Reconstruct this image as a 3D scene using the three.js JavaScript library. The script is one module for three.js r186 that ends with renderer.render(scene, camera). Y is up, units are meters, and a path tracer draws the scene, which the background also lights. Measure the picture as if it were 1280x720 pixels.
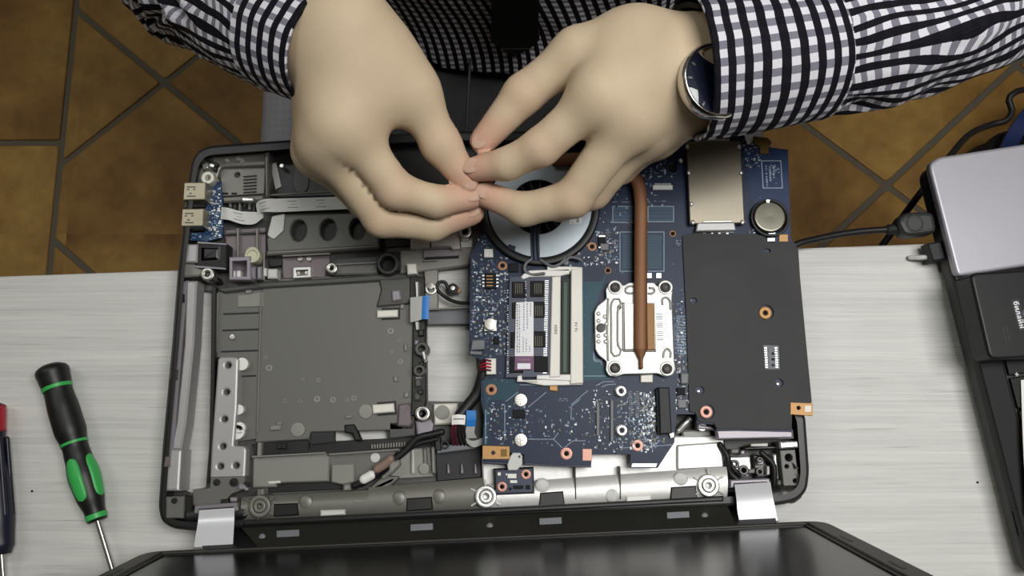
import * as THREE from 'three';
import { mergeGeometries, mergeVertices } from 'three/addons/utils/BufferGeometryUtils.js';
import { RoundedBoxGeometry } from 'three/addons/geometries/RoundedBoxGeometry.js';
import { RectAreaLightUniformsLib } from 'three/addons/lights/RectAreaLightUniformsLib.js';
RectAreaLightUniformsLib.init();

// ---------------------------------------------------------------- camera, light, exposure
const scene = new THREE.Scene();
const FOCAL = 1053, TILT = 10.4 * Math.PI / 180, DIST = 0.5;
const CAM = new THREE.Vector3(0, 0.015 + DIST * Math.cos(TILT), DIST * Math.sin(TILT));
const camera = new THREE.PerspectiveCamera(2 * Math.atan(360 / FOCAL) * 180 / Math.PI, 1280 / 720, 0.02, 20);
camera.position.copy(CAM);
camera.up.set(0, Math.sin(TILT), -Math.cos(TILT));
camera.lookAt(0, 0.015, 0);
scene.add(camera);
scene.background = new THREE.Color(0x0a0a0c);
const renderer = new THREE.WebGLRenderer({ antialias: true });
renderer.toneMapping = THREE.LinearToneMapping;
renderer.toneMappingExposure = 0.6;
renderer.shadowMap.enabled = true;
const LAMP = { x: 0.38, y: 1.1, z: -0.05, w: 0.62, d: 0.34, power: 22 };
const lampLight = new THREE.RectAreaLight(new THREE.Color(1.0, 0.99, 0.97), LAMP.power, LAMP.w, LAMP.d);
lampLight.position.set(LAMP.x, LAMP.y - 0.004, LAMP.z);
lampLight.lookAt(LAMP.x, 0, LAMP.z + 1e-4);
scene.add(lampLight);
const CEIL = { x: -1.1, y: 1.86, z: -0.7, w: 1.2, d: 0.3, power: 9 };
const ceilLight = new THREE.RectAreaLight(new THREE.Color(0.95, 1.0, 0.98), CEIL.power, CEIL.w, CEIL.d);
ceilLight.position.set(CEIL.x, CEIL.y - 0.004, CEIL.z);
ceilLight.lookAt(CEIL.x, 0, CEIL.z + 1e-4);
scene.add(ceilLight);

// ---------------------------------------------------------------- helpers
const V = (x, y, z) => new THREE.Vector3(x, y, z);
// point of the picture carried out along the lens onto the level plane at height h
function P(px, py, h) {
  const a = (px - 640) / FOCAL, b = -(py - 360) / FOCAL, c = Math.cos(TILT), s = Math.sin(TILT);
  const d = V(a, -c + b * s, -s - b * c);
  return d.multiplyScalar((h - CAM.y) / d.y).add(CAM);
}
let seed = 7;
const rnd = () => { seed = (seed * 1664525 + 1013904223) >>> 0; return seed / 4294967296; };
const rr = (a, b) => a + (b - a) * rnd();
function hash3(i, j, k) { let h = (i * 374761393 + j * 668265263 + k * 2147483647) | 0; h = Math.imul(h ^ (h >>> 13), 1274126177); return ((h ^ (h >>> 16)) >>> 0) / 4294967296; }
function noise3(x, y, z) {
  const i = Math.floor(x), j = Math.floor(y), k = Math.floor(z), s = (t) => t * t * (3 - 2 * t), u = s(x - i), v = s(y - j), w = s(z - k);
  const L = (a, b, t) => a + (b - a) * t, g = (a, b, c) => hash3(i + a, j + b, k + c);
  return L(L(L(g(0, 0, 0), g(1, 0, 0), u), L(g(0, 1, 0), g(1, 1, 0), u), v), L(L(g(0, 0, 1), g(1, 0, 1), u), L(g(0, 1, 1), g(1, 1, 1), u), v), w) * 2 - 1;
}
const fbm = (x, y, z) => noise3(x, y, z) * 0.55 + noise3(x * 2.1, y * 2.1, z * 2.1) * 0.3 + noise3(x * 4.3, y * 4.3, z * 4.3) * 0.15;

const names = new Map();
function numbered(n) { const k = names.get(n) ?? 0; names.set(n, k + 1); return k ? n + '_' + String(k).padStart(3, '0') : n; }
function shade(o) { o.traverse((m) => { if (m.isMesh) { m.castShadow = true; m.receiveShadow = true; } }); return o; }
function thing(name, label, category, at = V(0, 0, 0), group) {
  const o = new THREE.Group(); o.name = numbered(name); o.position.copy(at); scene.add(o);
  o.userData = { label, category }; if (group) o.userData.group = group;
  return o;
}
function struct(name, geo, m) {
  const o = geo ? new THREE.Mesh(geo, m) : new THREE.Group(); o.name = name; o.userData.kind = 'structure'; scene.add(o); return shade(o);
}
function origin(o) { const p = V(0, 0, 0); for (let q = o; q && q !== scene; q = q.parent) p.add(q.position); return p; }
// geometry given in world coordinates becomes a child of its thing
function part(name, geo, m, parent, label) {
  const g = Array.isArray(geo) ? join(geo) : geo, p = origin(parent);
  g.translate(-p.x, -p.y, -p.z);
  const o = new THREE.Mesh(g, m); o.name = name; if (label) o.userData.label = label;
  o.castShadow = o.receiveShadow = true; parent.add(o); return o;
}
function join(list) {
  const l = list.map((g) => { let q = g.index ? g.toNonIndexed() : g; for (const k of Object.keys(q.attributes)) if (!['position', 'normal', 'uv', 'color'].includes(k)) q.deleteAttribute(k); return q; });
  const col = l.some((g) => g.attributes.color);
  for (const g of l) {
    if (!g.attributes.uv) g.setAttribute('uv', new THREE.BufferAttribute(new Float32Array(g.attributes.position.count * 2), 2));
    if (col && !g.attributes.color) g.setAttribute('color', new THREE.BufferAttribute(new Float32Array(g.attributes.position.count * 3).fill(1), 3));
  }
  return mergeGeometries(l);
}
function tint(g, c) { const k = new THREE.Color(c), n = g.attributes.position.count, a = new Float32Array(n * 3); for (let i = 0; i < n; i++) { a[i * 3] = k.r; a[i * 3 + 1] = k.g; a[i * 3 + 2] = k.b; } g.setAttribute('color', new THREE.BufferAttribute(a, 3)); return g; }
function planarUV(g) { const p = g.attributes.position, u = new Float32Array(p.count * 2); for (let i = 0; i < p.count; i++) { u[i * 2] = p.getX(i) + p.getY(i) * 0.3; u[i * 2 + 1] = -p.getZ(i) + p.getY(i) * 0.3; } g.setAttribute('uv', new THREE.BufferAttribute(u, 2)); return g; }
// closed outline of world points (x, z) with corners rounded by r
function outline(pts, r = 0, path = new THREE.Shape()) {
  const q = pts.map((p) => new THREE.Vector2(p.x, -p.z)), n = q.length;
  if (!r) { q.forEach((p, i) => i ? path.lineTo(p.x, p.y) : path.moveTo(p.x, p.y)); path.closePath(); return path; }
  for (let i = 0; i < n; i++) {
    const a = q[(i + n - 1) % n], b = q[i], c = q[(i + 1) % n], k = Math.min(r, b.distanceTo(a) * 0.45, b.distanceTo(c) * 0.45);
    const s = b.clone().add(a.clone().sub(b).setLength(k)), e = b.clone().add(c.clone().sub(b).setLength(k));
    i ? path.lineTo(s.x, s.y) : path.moveTo(s.x, s.y);
    path.quadraticCurveTo(b.x, b.y, e.x, e.y);
  }
  path.closePath(); return path;
}
// solid with the outline pts (world points), top at h1, bottom at h0
function solid(pts, h1, h0, { r = 0, bev = 0.0003, holes = [], hr = 0, seg = 1 } = {}) {
  const s = outline(pts, r);
  for (const h of holes) s.holes.push(h instanceof THREE.Path ? h : outline(h, hr, new THREE.Path()));
  bev = Math.min(bev, (h1 - h0) * 0.4);
  const g = new THREE.ExtrudeGeometry(s, { depth: h1 - h0 - 2 * bev, bevelEnabled: bev > 0, bevelThickness: bev, bevelSize: bev, bevelOffset: -bev, bevelSegments: seg, curveSegments: 6 });
  g.rotateX(-Math.PI / 2); g.translate(0, h0 + bev, 0);
  return planarUV(g);
}
const px = (a, h) => { const o = []; for (let i = 0; i < a.length; i += 2) o.push(P(a[i], a[i + 1], h)); return o; };
const slab = (a, h1, h0, o = {}) => solid(px(a, h1), h1, h0, { ...o, holes: (o.holes ?? []).map((k) => Array.isArray(k) ? px(k, h1) : k) });
const rect = (x0, y0, x1, y1, k = 0) => [x0, y0 + k, x1, y0 - k, x1, y1 - k, x0, y1 + k];
function circlePath(x, y, h, r, rz = r) { const c = P(x, y, h), p = new THREE.Path(); p.absellipse(c.x, -c.z, r, rz, 0, Math.PI * 2, false, 0); return p; }
function disc(x, y, h1, h0, r, n = 28) { const c = P(x, y, h1), g = new THREE.LatheGeometry([[0, h0], [r, h0], [r, h1 - r * 0.06], [r * 0.94, h1], [0, h1]].map((p) => new THREE.Vector2(...p)), n); g.translate(c.x, 0, c.z); return g; }
function ringAt(c, h1, h0, r1, r0, n = 28) { const b = Math.min((r1 - r0) * 0.2, (h1 - h0) * 0.4); const g = new THREE.LatheGeometry([[r0, h0], [r1, h0], [r1, h1 - b], [r1 - b, h1], [r0 + b, h1], [r0, h1 - b], [r0, h0]].map((p) => new THREE.Vector2(...p)), n); g.translate(c.x, 0, c.z); return g; }
const ring = (x, y, h1, h0, r1, r0) => ringAt(P(x, y, h1), h1, h0, r1, r0);
function box(c, w, h, d, r = 0.0003, ry = 0) { const g = new RoundedBoxGeometry(w, h, d, 1, Math.min(r, w * 0.3, h * 0.3, d * 0.3)); if (ry) g.rotateY(ry); g.translate(c.x, c.y, c.z); return g; }
function tubeW(pts, r, seg = 48, rad = 8) { return new THREE.TubeGeometry(new THREE.CatmullRomCurve3(pts), seg, r, rad, false); }
function cord(pts, r, seg = 64, rad = 10) { const g = tubeW(pts, r, seg, rad), cap = (p) => { const s = new THREE.SphereGeometry(r, 10, 8); s.translate(p.x, p.y, p.z); return s; }; return join([g, cap(pts[0]), cap(pts[pts.length - 1])]); }
const tube = (a, r, seg, rad) => { const o = []; for (let i = 0; i < a.length; i += 3) o.push(P(a[i], a[i + 1], a[i + 2])); return cord(o, r, seg, rad); };
// thin flexible strip between two edge lines
function strip(A, B, th, seg = 40) {
  const ca = new THREE.CatmullRomCurve3(A, false, 'centripetal'), cb = new THREE.CatmullRomCurve3(B, false, 'centripetal'), pos = [], uv = [], idx = [];
  let len = 0, last;
  for (let i = 0; i <= seg; i++) {
    const a = ca.getPoint(i / seg), b = cb.getPoint(i / seg), t = ca.getTangent(i / seg).add(cb.getTangent(i / seg)), n = b.clone().sub(a).cross(t).normalize();
    if (n.y < 0 && Math.abs(n.y) > 0.05) n.negate();
    n.multiplyScalar(th / 2); if (last) len += a.distanceTo(last); last = a; const w = a.distanceTo(b);
    for (const [p, k, u] of [[a, 1, 0], [b, 1, w], [b, -1, w], [a, -1, 0]]) { pos.push(p.x + n.x * k, p.y + n.y * k, p.z + n.z * k); uv.push(u, len); }
  }
  for (let i = 0; i < seg; i++) for (let j = 0; j < 4; j++) { const a = i * 4 + j, b = i * 4 + (j + 1) % 4; idx.push(a, b, a + 4, b, b + 4, a + 4); }
  idx.push(0, 2, 1, 0, 3, 2); const e = seg * 4; idx.push(e, e + 1, e + 2, e, e + 2, e + 3);
  let g = new THREE.BufferGeometry(); g.setAttribute('position', new THREE.Float32BufferAttribute(pos, 3)); g.setAttribute('uv', new THREE.Float32BufferAttribute(uv, 2)); g.setIndex(idx);
  g = g.toNonIndexed(); g.computeVertexNormals(); return g;
}
const pstrip = (a, b, th, seg) => { const f = (q) => { const o = []; for (let i = 0; i < q.length; i += 3) o.push(P(q[i], q[i + 1], q[i + 2])); return o; }; return strip(f(a), f(b), th, seg); };

// ---------------------------------------------------------------- textures and materials
function canvas(w, h, draw) { const c = document.createElement('canvas'); c.width = w; c.height = h; draw(c.getContext('2d'), w, h); return c; }
function tex(c, sx = 1, sy = sx, srgb = true) { const t = new THREE.CanvasTexture(c); if (srgb) t.colorSpace = THREE.SRGBColorSpace; t.wrapS = t.wrapT = THREE.RepeatWrapping; t.repeat.set(1 / sx, 1 / sy); t.anisotropy = 8; return t; }
function noiseCanvas(n, f, lo, hi, sx = 1, sy = 1) {
  return canvas(n, n, (g) => {
    const im = g.createImageData(n, n);
    for (let y = 0; y < n; y++) for (let x = 0; x < n; x++) {
      const u = x / n, v = y / n, s = (a, b) => fbm(a * f * sx, b * f * sy, 3.7);   // blended over the edges so that it tiles
      const k = s(u, v) * (1 - u) * (1 - v) + s(u - 1, v) * u * (1 - v) + s(u, v - 1) * (1 - u) * v + s(u - 1, v - 1) * u * v;
      const c = lo + (hi - lo) * (k * 0.9 + 0.5), i = (y * n + x) * 4; im.data[i] = im.data[i + 1] = im.data[i + 2] = c; im.data[i + 3] = 255;
    }
    g.putImageData(im, 0, 0);
  });
}
const grainC = noiseCanvas(512, 90, 40, 215), blotchC = noiseCanvas(512, 7, 120, 255), roughC = noiseCanvas(512, 14, 90, 235);
const grainT = (s) => tex(grainC, s, s, false);
function mat(color, rough, metal = 0, o = {}) { return new THREE.MeshPhysicalMaterial({ color, roughness: rough, metalness: metal, ...o }); }
const M = {
  shell: mat(0x4a4a48, 0.42, 0.05, { bumpMap: grainT(0.02), bumpScale: 0.00006 }),
  shellDark: mat(0x1b1b1c, 0.4, 0, { bumpMap: grainT(0.02), bumpScale: 0.00005 }),
  shellBlack: mat(0x0c0c0d, 0.45),
  tray: mat(0x6b6b67, 0.5, 0.15, { bumpMap: grainT(0.03), bumpScale: 0.00005 }),
  trayLight: mat(0x8b8a84, 0.48, 0.2, { bumpMap: grainT(0.03), bumpScale: 0.00005 }),
  rail: mat(0x918c93, 0.38, 0.3, { bumpMap: grainT(0.02), bumpScale: 0.00003 }),
  mauve: mat(0x746a6e, 0.4, 0.2),
  foil: mat(0xdddcd9, 0.42, 0.35, { bumpMap: tex(blotchC, 0.03, 0.03, false), bumpScale: 0.00015 }),
  gloss: mat(0x77766f, 0.42, 0.3),
  zinc: mat(0xb2b1b1, 0.45, 0.35, { bumpMap: grainT(0.015), bumpScale: 0.00003 }),
  bright: mat(0xd9d9d6, 0.34, 0.8),
  steel: mat(0xb8b6b0, 0.3, 0.9),
  darkSteel: mat(0x4d4c4a, 0.4, 0.7),
  cage: mat(0x7d776a, 0.33, 0.85, { bumpMap: grainT(0.01), bumpScale: 0.00001 }),
  copper: mat(0x774f31, 0.52, 0.35), copperRing: mat(0xa0765a, 0.5, 0.25), screwDark: mat(0x23221f, 0.4, 0.4),
  copperPad: mat(0xbf9080, 0.42, 0.35),
  goldPad: mat(0xb98c55, 0.5, 0.25),
  goldDark: mat(0x6d5722, 0.5, 0.4),
  white: mat(0xeeede8, 0.5), ivory: mat(0xe9e6dc, 0.45), offWhite: mat(0xcfd0cc, 0.5),
  black: mat(0x0b0b0c, 0.5), blackGloss: mat(0x0a0a0b, 0.2), rubber: mat(0x141414, 0.7), charcoal: mat(0x1f2023, 0.58),
  sheet: mat(0x191b1d, 0.6, 0, { bumpMap: tex(blotchC, 0.3, 0.3, false), bumpScale: 0.0035 }),
  cableGrey: mat(0xb9b9b6, 0.42), blueTape: mat(0x1f78c8, 0.45), wire: mat(0x131315, 0.5), maroon: mat(0x5c1730, 0.5), red: mat(0xb02a3a, 0.5),
  hole: mat(0x050505, 0.9), tin: mat(0xcfd2d2, 0.35, 0.7), chip: mat(0x121317, 0.6, 0, { specularIntensity: 0.4 }), grey: mat(0x6d6f73, 0.5), ivoryPost: mat(0xc9c9ae, 0.5),
};
// gingham: dark bands one way almost solid, the crossing bands half as dense
const ginghamC = canvas(256, 256, (g, w) => {
  g.fillStyle = '#e6e4ec'; g.fillRect(0, 0, w, w);
  const n = 4, p = w / n;
  for (let i = 0; i < n; i++) { g.fillStyle = 'rgba(30,30,48,0.52)'; g.fillRect(0, i * p, w, p * 0.48); }
  for (let i = 0; i < n; i++) { g.fillStyle = 'rgba(7,7,14,0.96)'; g.fillRect(i * p, 0, p * 0.5, w); }
  for (let i = 0; i < w; i += 2) { g.fillStyle = `rgba(${i % 4 ? 255 : 0},${i % 4 ? 255 : 0},${i % 4 ? 255 : 0},0.06)`; g.fillRect(i, 0, 1, w); g.fillRect(0, i, w, 1); }
});
const CHECK = 0.0074 * 4;
M.gingham = mat(0xffffff, 0.85, 0, { map: tex(ginghamC, CHECK), specularIntensity: 0.3, bumpMap: grainT(0.02), bumpScale: 0.0001 });
M.ginghamCuff = mat(0xffffff, 0.85, 0, { map: (() => { const t = tex(ginghamC, CHECK); t.rotation = Math.PI / 2; return t; })(), specularIntensity: 0.3, bumpMap: grainT(0.02), bumpScale: 0.0001 });
M.skin = mat(0xffffff, 0.58, 0, { vertexColors: true, bumpMap: tex(noiseCanvas(512, 60, 60, 200), 0.03, 0.03, false), bumpScale: 0.00018, specularIntensity: 0.6 });
// ---------------------------------------------------------------- the setting
const FLOOR = -0.74, RX0 = -1.9, RX1 = 2.1, RZ0 = -2.0, RZ1 = 1.6, CEILING = 1.9;
{
  const wallM = mat(0xb9b4a6, 0.9, 0, { bumpMap: grainT(0.1), bumpScale: 0.0004 }), ceilM = mat(0xd8d6cf, 0.9);
  const bx = (x0, x1, y0, y1, z0, z1) => { const g = new THREE.BoxGeometry(x1 - x0, y1 - y0, z1 - z0); g.translate((x0 + x1) / 2, (y0 + y1) / 2, (z0 + z1) / 2); return g; };
  struct('wall_left', bx(RX0 - 0.1, RX0, FLOOR - 0.1, CEILING, RZ0 - 0.1, RZ1 + 0.1), wallM);
  struct('wall_right', bx(RX1, RX1 + 0.1, FLOOR - 0.1, CEILING, RZ0 - 0.1, RZ1 + 0.1), wallM);
  struct('wall_back', bx(RX0, RX1, FLOOR - 0.1, CEILING, RZ0 - 0.1, RZ0), wallM);
  struct('wall_front', bx(RX0, RX1, FLOOR - 0.1, CEILING, RZ1, RZ1 + 0.1), wallM);
  struct('ceiling', bx(RX0 - 0.1, RX1 + 0.1, CEILING, CEILING + 0.1, RZ0 - 0.1, RZ1 + 0.1), ceilM);
  // floor: mortar bed with terracotta tiles, laid diagonally beyond a straight border
  const floor = struct('floor', bx(RX0, RX1, FLOOR - 0.1, FLOOR - 0.004, RZ0, RZ1), mat(0x6f6a5e, 0.95, 0, { bumpMap: grainT(0.05), bumpScale: 0.0005 }));
  const tileC = [[158, 120, 58], [151, 113, 54], [165, 127, 64]].map((c, k) => canvas(512, 512, (g, w) => {
    const im = g.createImageData(w, w);
    for (let y = 0; y < w; y++) for (let x = 0; x < w; x++) {
      const n = fbm(x / 90 + k * 19, y / 90, k * 5.1), q = fbm(x / 14, y / 14 + k * 9, 8.2), i = (y * w + x) * 4, s = 1 + 0.25 * n + 0.1 * q;
      im.data[i] = c[0] * s; im.data[i + 1] = c[1] * (s + 0.08 * n); im.data[i + 2] = c[2] * (s + 0.2 * n); im.data[i + 3] = 255;
    }
    g.putImageData(im, 0, 0);
  }));
  const tileM = tileC.map((c) => mat(0xffffff, 0.62, 0, { map: tex(c, 0.45), bumpMap: tex(blotchC, 0.11, 0.11, false), bumpScale: 0.0008 }));
  const S = 0.296, GAP = 0.0045, J = [-0.548, -0.468], U = [0.772 * S, 0.636 * S], W = [0.743 * S, -0.669 * S], CX = -0.70;
  const at = (i, j) => [J[0] + U[0] * i + W[0] * j, J[1] + U[1] * i + W[1] * j];
  const clip = (poly, ax, v, sgn) => { const o = []; poly.forEach((p, i) => { const q = poly[(i + 1) % poly.length], a = (p[ax] - v) * sgn, b = (q[ax] - v) * sgn; if (a >= 0) o.push(p); if (a * b < 0) { const t = a / (a - b); o.push([p[0] + (q[0] - p[0]) * t, p[1] + (q[1] - p[1]) * t]); } }); return o; };
  const tile = (poly) => {
    if (poly.length < 3) return;
    let area = 0; poly.forEach((p, i) => { const q = poly[(i + 1) % poly.length]; area += p[0] * q[1] - q[0] * p[1]; });
    if (Math.abs(area) < 0.004) return;
    const g = solid(poly.map((p) => V(p[0], 0, p[1])), FLOOR, FLOOR - 0.012, { bev: 0.0025, r: 0.006, seg: 2 });
    const m = part('tile', g, tileM[Math.floor(rnd() * 3)], floor); m.position.y = rr(-0.0006, 0.0004);
  };
  const e = GAP / S;
  for (let i = -14; i < 16; i++) for (let j = -14; j < 16; j++) {
    let p = [at(i + e, j + e), at(i + 1 - e, j + e), at(i + 1 - e, j + 1 - e), at(i + e, j + 1 - e)];
    p = clip(clip(clip(clip(p, 0, CX + GAP, 1), 0, RX1, -1), 1, RZ0, 1), 1, RZ1, -1);
    tile(p);
  }
  for (let i = 0; i < 5; i++) for (let j = -6; j < 8; j++) {
    const x1 = CX - i * S - GAP, z0 = -0.3686 + j * S + GAP;
    let p = [[x1 - S + 2 * GAP, z0], [x1, z0], [x1, z0 + S - 2 * GAP], [x1 - S + 2 * GAP, z0 + S - 2 * GAP]];
    tile(clip(clip(clip(p, 0, RX0, 1), 1, RZ0, 1), 1, RZ1, -1));
  }
}
// lamps
{
  const emis = (k, w) => mat(0xffffff, 0.5, 0, { emissive: new THREE.Color(1, 0.985, 0.95), emissiveIntensity: k });
  const t = thing('pendant_lamp', 'white rectangular lamp panel hung above the desk', 'lamp', V(LAMP.x, LAMP.y, LAMP.z));
  const w = LAMP.w / 2, d = LAMP.d / 2, f = 0.02, fr = (a, b) => [V(LAMP.x - a, 0, LAMP.z - b), V(LAMP.x + a, 0, LAMP.z - b), V(LAMP.x + a, 0, LAMP.z + b), V(LAMP.x - a, 0, LAMP.z + b)];
  part('lamp_frame', solid(fr(w + f, d + f), LAMP.y + 0.03, LAMP.y - 0.004, { bev: 0.002, holes: [fr(w, d)] }), M.offWhite, t);
  part('lamp_back', solid(fr(w, d), LAMP.y + 0.03, LAMP.y + 0.012), M.offWhite, t);
  part('diffuser', solid(fr(w - 0.001, d - 0.001), LAMP.y + 0.006, LAMP.y), emis(3), t);
  for (const s of [-1, 1]) part('suspension_wire', cord([V(LAMP.x + s * w * 0.8, LAMP.y + 0.03, LAMP.z), V(LAMP.x + s * w * 0.8, CEILING, LAMP.z)], 0.0015, 4, 6), M.steel, t);
  const c = thing('ceiling_light', 'long white ceiling light fitting behind the seated person', 'lamp', V(CEIL.x, CEIL.y, CEIL.z));
  const g = (a, b) => [V(CEIL.x - a, 0, CEIL.z - b), V(CEIL.x + a, 0, CEIL.z - b), V(CEIL.x + a, 0, CEIL.z + b), V(CEIL.x - a, 0, CEIL.z + b)];
  part('lamp_frame', solid(g(CEIL.w / 2 + 0.03, CEIL.d / 2 + 0.03), CEILING, CEIL.y - 0.004, { bev: 0.002, holes: [g(CEIL.w / 2, CEIL.d / 2)] }), M.offWhite, c);
  part('diffuser', solid(g(CEIL.w / 2 - 0.001, CEIL.d / 2 - 0.001), CEIL.y + 0.006, CEIL.y), emis(2), c);
}
// desk
{
  const woodC = canvas(1024, 1024, (g, w) => {
    const im = g.createImageData(w, w);
    for (let y = 0; y < w; y++) for (let x = 0; x < w; x++) {
      const wob = fbm(x / 260, y / 60, 1.3) * 5, a = fbm(x / 190, (y + wob) / 2.3, 4.4), b = fbm(x / 420, (y + wob) / 21, 9.1), c = fbm(x / 46, y / 1.3, 2.2);
      const s = 1 + 0.085 * a + 0.045 * b + 0.035 * c, dk = Math.max(0, fbm(x / 150, (y + wob) / 3.1, 21.7) - 0.36) * 0.55, i = (y * w + x) * 4;
      im.data[i] = 208 * s * (1 - dk); im.data[i + 1] = 208 * s * (1 - dk); im.data[i + 2] = 204 * s * (1 - dk); im.data[i + 3] = 255;
    }
    g.putImageData(im, 0, 0);
  });
  const woodM = mat(0xffffff, 0.5, 0, { map: tex(woodC, 0.37), bumpMap: tex(woodC, 0.37, 0.37, false), bumpScale: 0.0002 });
  const t = thing('desk', 'pale wood-grain desk under the opened laptop', 'desk', V(0.05, FLOOR, 0.3));
  const top = [V(-0.75, 0, 0.0055), V(0.85, 0, -0.0521), V(0.88, 0, 0.66), V(-0.72, 0, 0.72)];
  part('tabletop', solid(top, 0, -0.026, { bev: 0.0015, seg: 2 }), woodM, t);
  for (const [x, z] of [[-0.68, 0.09], [0.79, 0.03], [0.81, 0.6], [-0.66, 0.65]]) part('leg', box(V(x, (FLOOR - 0.026) / 2, z), 0.05, -FLOOR - 0.026, 0.05, 0.004), M.zinc, t);
  for (const [x, y] of [[40, 614], [1222, 603]]) { const c = P(x, y, 0.0005); const s = new THREE.SphereGeometry(0.0007, 8, 6); s.translate(c.x, c.y, c.z); const o = new THREE.Mesh(s, M.black); o.name = numbered('crumb'); o.userData = { label: x < 100 ? 'tiny dark crumb on the desk right of the screwdrivers' : 'tiny dark crumb on the desk beside the grey laptop', category: 'crumb' }; shade(o); scene.add(o); }
}
// ---------------------------------------------------------------- the opened laptop
const HB = 0.027;                                    // top of the main board
const laptop = thing('laptop', 'disassembled black laptop opened flat with its inner shell bare', 'laptop', P(610, 420, 0.0));
{
  const o = [236, 215, 239, 199, 247, 187, 262, 181, 385, 172, 560, 163, 850, 163, 915, 182, 950, 210, 972, 300, 984, 420, 1000, 508, 1008, 520, 1013, 590, 1010, 614, 997, 627, 975, 632, 905, 634, 600, 646, 300, 661, 240, 664, 214, 661, 200, 652, 197, 635, 203, 560, 215, 430, 222, 340];
  const inn = [241, 217, 245, 203, 253, 193, 264, 189, 385, 180, 560, 171, 845, 171, 908, 189, 943, 214, 965, 300, 977, 420, 993, 510, 1001, 524, 1006, 590, 1003, 609, 993, 619, 975, 624, 905, 626, 600, 640, 300, 655, 240, 658, 217, 655, 205, 648, 202, 634, 207, 560, 219, 430, 226, 340];
  part('shell_rim', slab(o, 0.022, 0.002, { r: 0.004, bev: 0.0022, seg: 3, holes: [inn], hr: 0.003 }), M.shellDark, laptop, 'black rounded outer rim');
  const hole1 = [246, 361, 265, 364, 264, 470, 262, 560, 258, 609, 238, 618, 226, 612, 232, 540, 240, 430];
  const hole2 = [533, 405, 590, 405, 598, 470, 596, 503, 534, 502], hole3 = [547, 331, 600, 331, 600, 382, 547, 386], hole4 = [418, 533, 485, 531, 485, 549, 418, 552];
  const fan = [585, 165, 740, 165, 740, 320, 600, 325];
  const base = slab(inn.map((v, i) => v + (i % 2 ? 0 : (v < 600 ? -4 : 4))), 0.0055, 0.0025, { r: 0.003, holes: [hole1, hole2, hole3, hole4, fan] });
  part('bottom_panel', base, M.shell, laptop);
  const L = (name, a, h1, h0, m, opt, label) => part(name, slab(a, h1, h0, opt), m, laptop, label);
  // --- upper left corner
  L('corner_plate', [252, 192, 333, 186, 334, 207, 276, 209, 268, 232, 240, 232, 244, 205], 0.0125, 0.005, M.gloss, { r: 0.002, bev: 0.0012, seg: 2 });
  part('screw_boss', [ring(259, 222, 0.0185, 0.005, 0.0042, 0.0016)], M.ivoryPost, laptop, 'pale screw post in the corner');
  for (const [x, y] of [[262, 200], [266, 208], [270, 206], [258, 209], [269, 212]]) part('clip', box(P(x, y, 0.0145), rr(0.002, 0.004), 0.004, rr(0.002, 0.004), 0.0004, rnd() * 3), rnd() > 0.5 ? M.bright : M.black, laptop);
  L('vent_plate', [275, 210, 332, 206, 330, 242, 277, 245], 0.009, 0.005, M.trayLight, { holes: [circlePath(296.5, 218.5, 0.009, 0.0018), circlePath(278.5, 219, 0.009, 0.0016)] });
  for (let i = 0; i < 6; i++) L('vent_rib', rect(304, 219 + i * 4, 320, 220.6 + i * 4, 0.6), 0.0102, 0.0085, M.shell);
  for (let i = 0; i < 2; i++) L('vent_slot', rect(278 + i * 11, 240.5, 285 + i * 11, 243), 0.0094, 0.0085, M.black);
  L('rib', [330, 190, 336, 189, 336, 246, 331, 247], 0.0165, 0.005, M.gloss, { bev: 0.001 });
  L('palm_rest_recess', [337, 187, 470, 177, 560, 170, 562, 240, 337, 247], 0.0075, 0.005, M.shellDark, { holes: [circlePath(376, 224, 0.0075, 0.0046, 0.0068)] });
  L('vent_plug', [366, 214, 372, 208, 380, 208, 386, 214, 386, 234, 381, 241, 371, 241, 366, 234], 0.0082, 0.004, M.shell, { r: 0.003 });
  L('adhesive_tape', [337.5, 205, 345, 203, 352, 233, 344, 237], 0.0085, 0.0076, M.offWhite, {}, 'pale strip of tape'); 
  L('bridge', [277, 246, 330, 243, 330, 251, 279, 253], 0.012, 0.005, M.gloss, { bev: 0.001 });
  L('dark_recess', [280, 250, 320, 249, 326, 268, 282, 262], 0.0062, 0.005, M.black);
  L('latch', [301, 246, 318, 247, 317, 252, 302, 252], 0.0155, 0.006, M.bright, { bev: 0.0008 }, 'small bright latch');
  // --- speaker plate with three oval openings
  L('oval_vent_plate', [345, 268, 472, 262, 474, 310, 335, 318, 333, 300], 0.0125, 0.0045, M.tray, { r: 0.001, bev: 0.0008, holes: [373, 410, 447].map((x, i) => circlePath(x, 288 - i * 1.2, 0.0125, 0.0049, 0.0068)) }, 'grey plate with three oval openings');
  for (const [x, y] of [[373, 290], [410, 288.5], [447, 287]]) L('vent_mesh', [x - 14, y - 18, x + 14, y - 18, x + 14, y + 18, x - 14, y + 18], 0.0075, 0.005, M.black, { r: 0.002 });
  L('plate_edge', [333, 313, 474, 305, 474, 310, 333, 319], 0.0148, 0.005, M.gloss, { bev: 0.001 });
  L('adhesive_tape', [340, 270, 356, 267, 354, 288, 342, 299, 334, 294], 0.0138, 0.0128, M.offWhite, { r: 0.001 }, 'translucent crumpled tape');
  L('clear_window', [333, 250, 350, 249, 347, 262, 334, 262], 0.0078, 0.0056, M.grey);
  L('black_cavity', [474, 262, 532, 262, 534, 306, 474, 310], 0.0068, 0.005, M.black);
  // --- plum coloured zone left of the plate
  L('side_plate', [280, 288, 332, 284, 332, 322, 285, 324], 0.009, 0.005, M.mauve, {});
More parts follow.
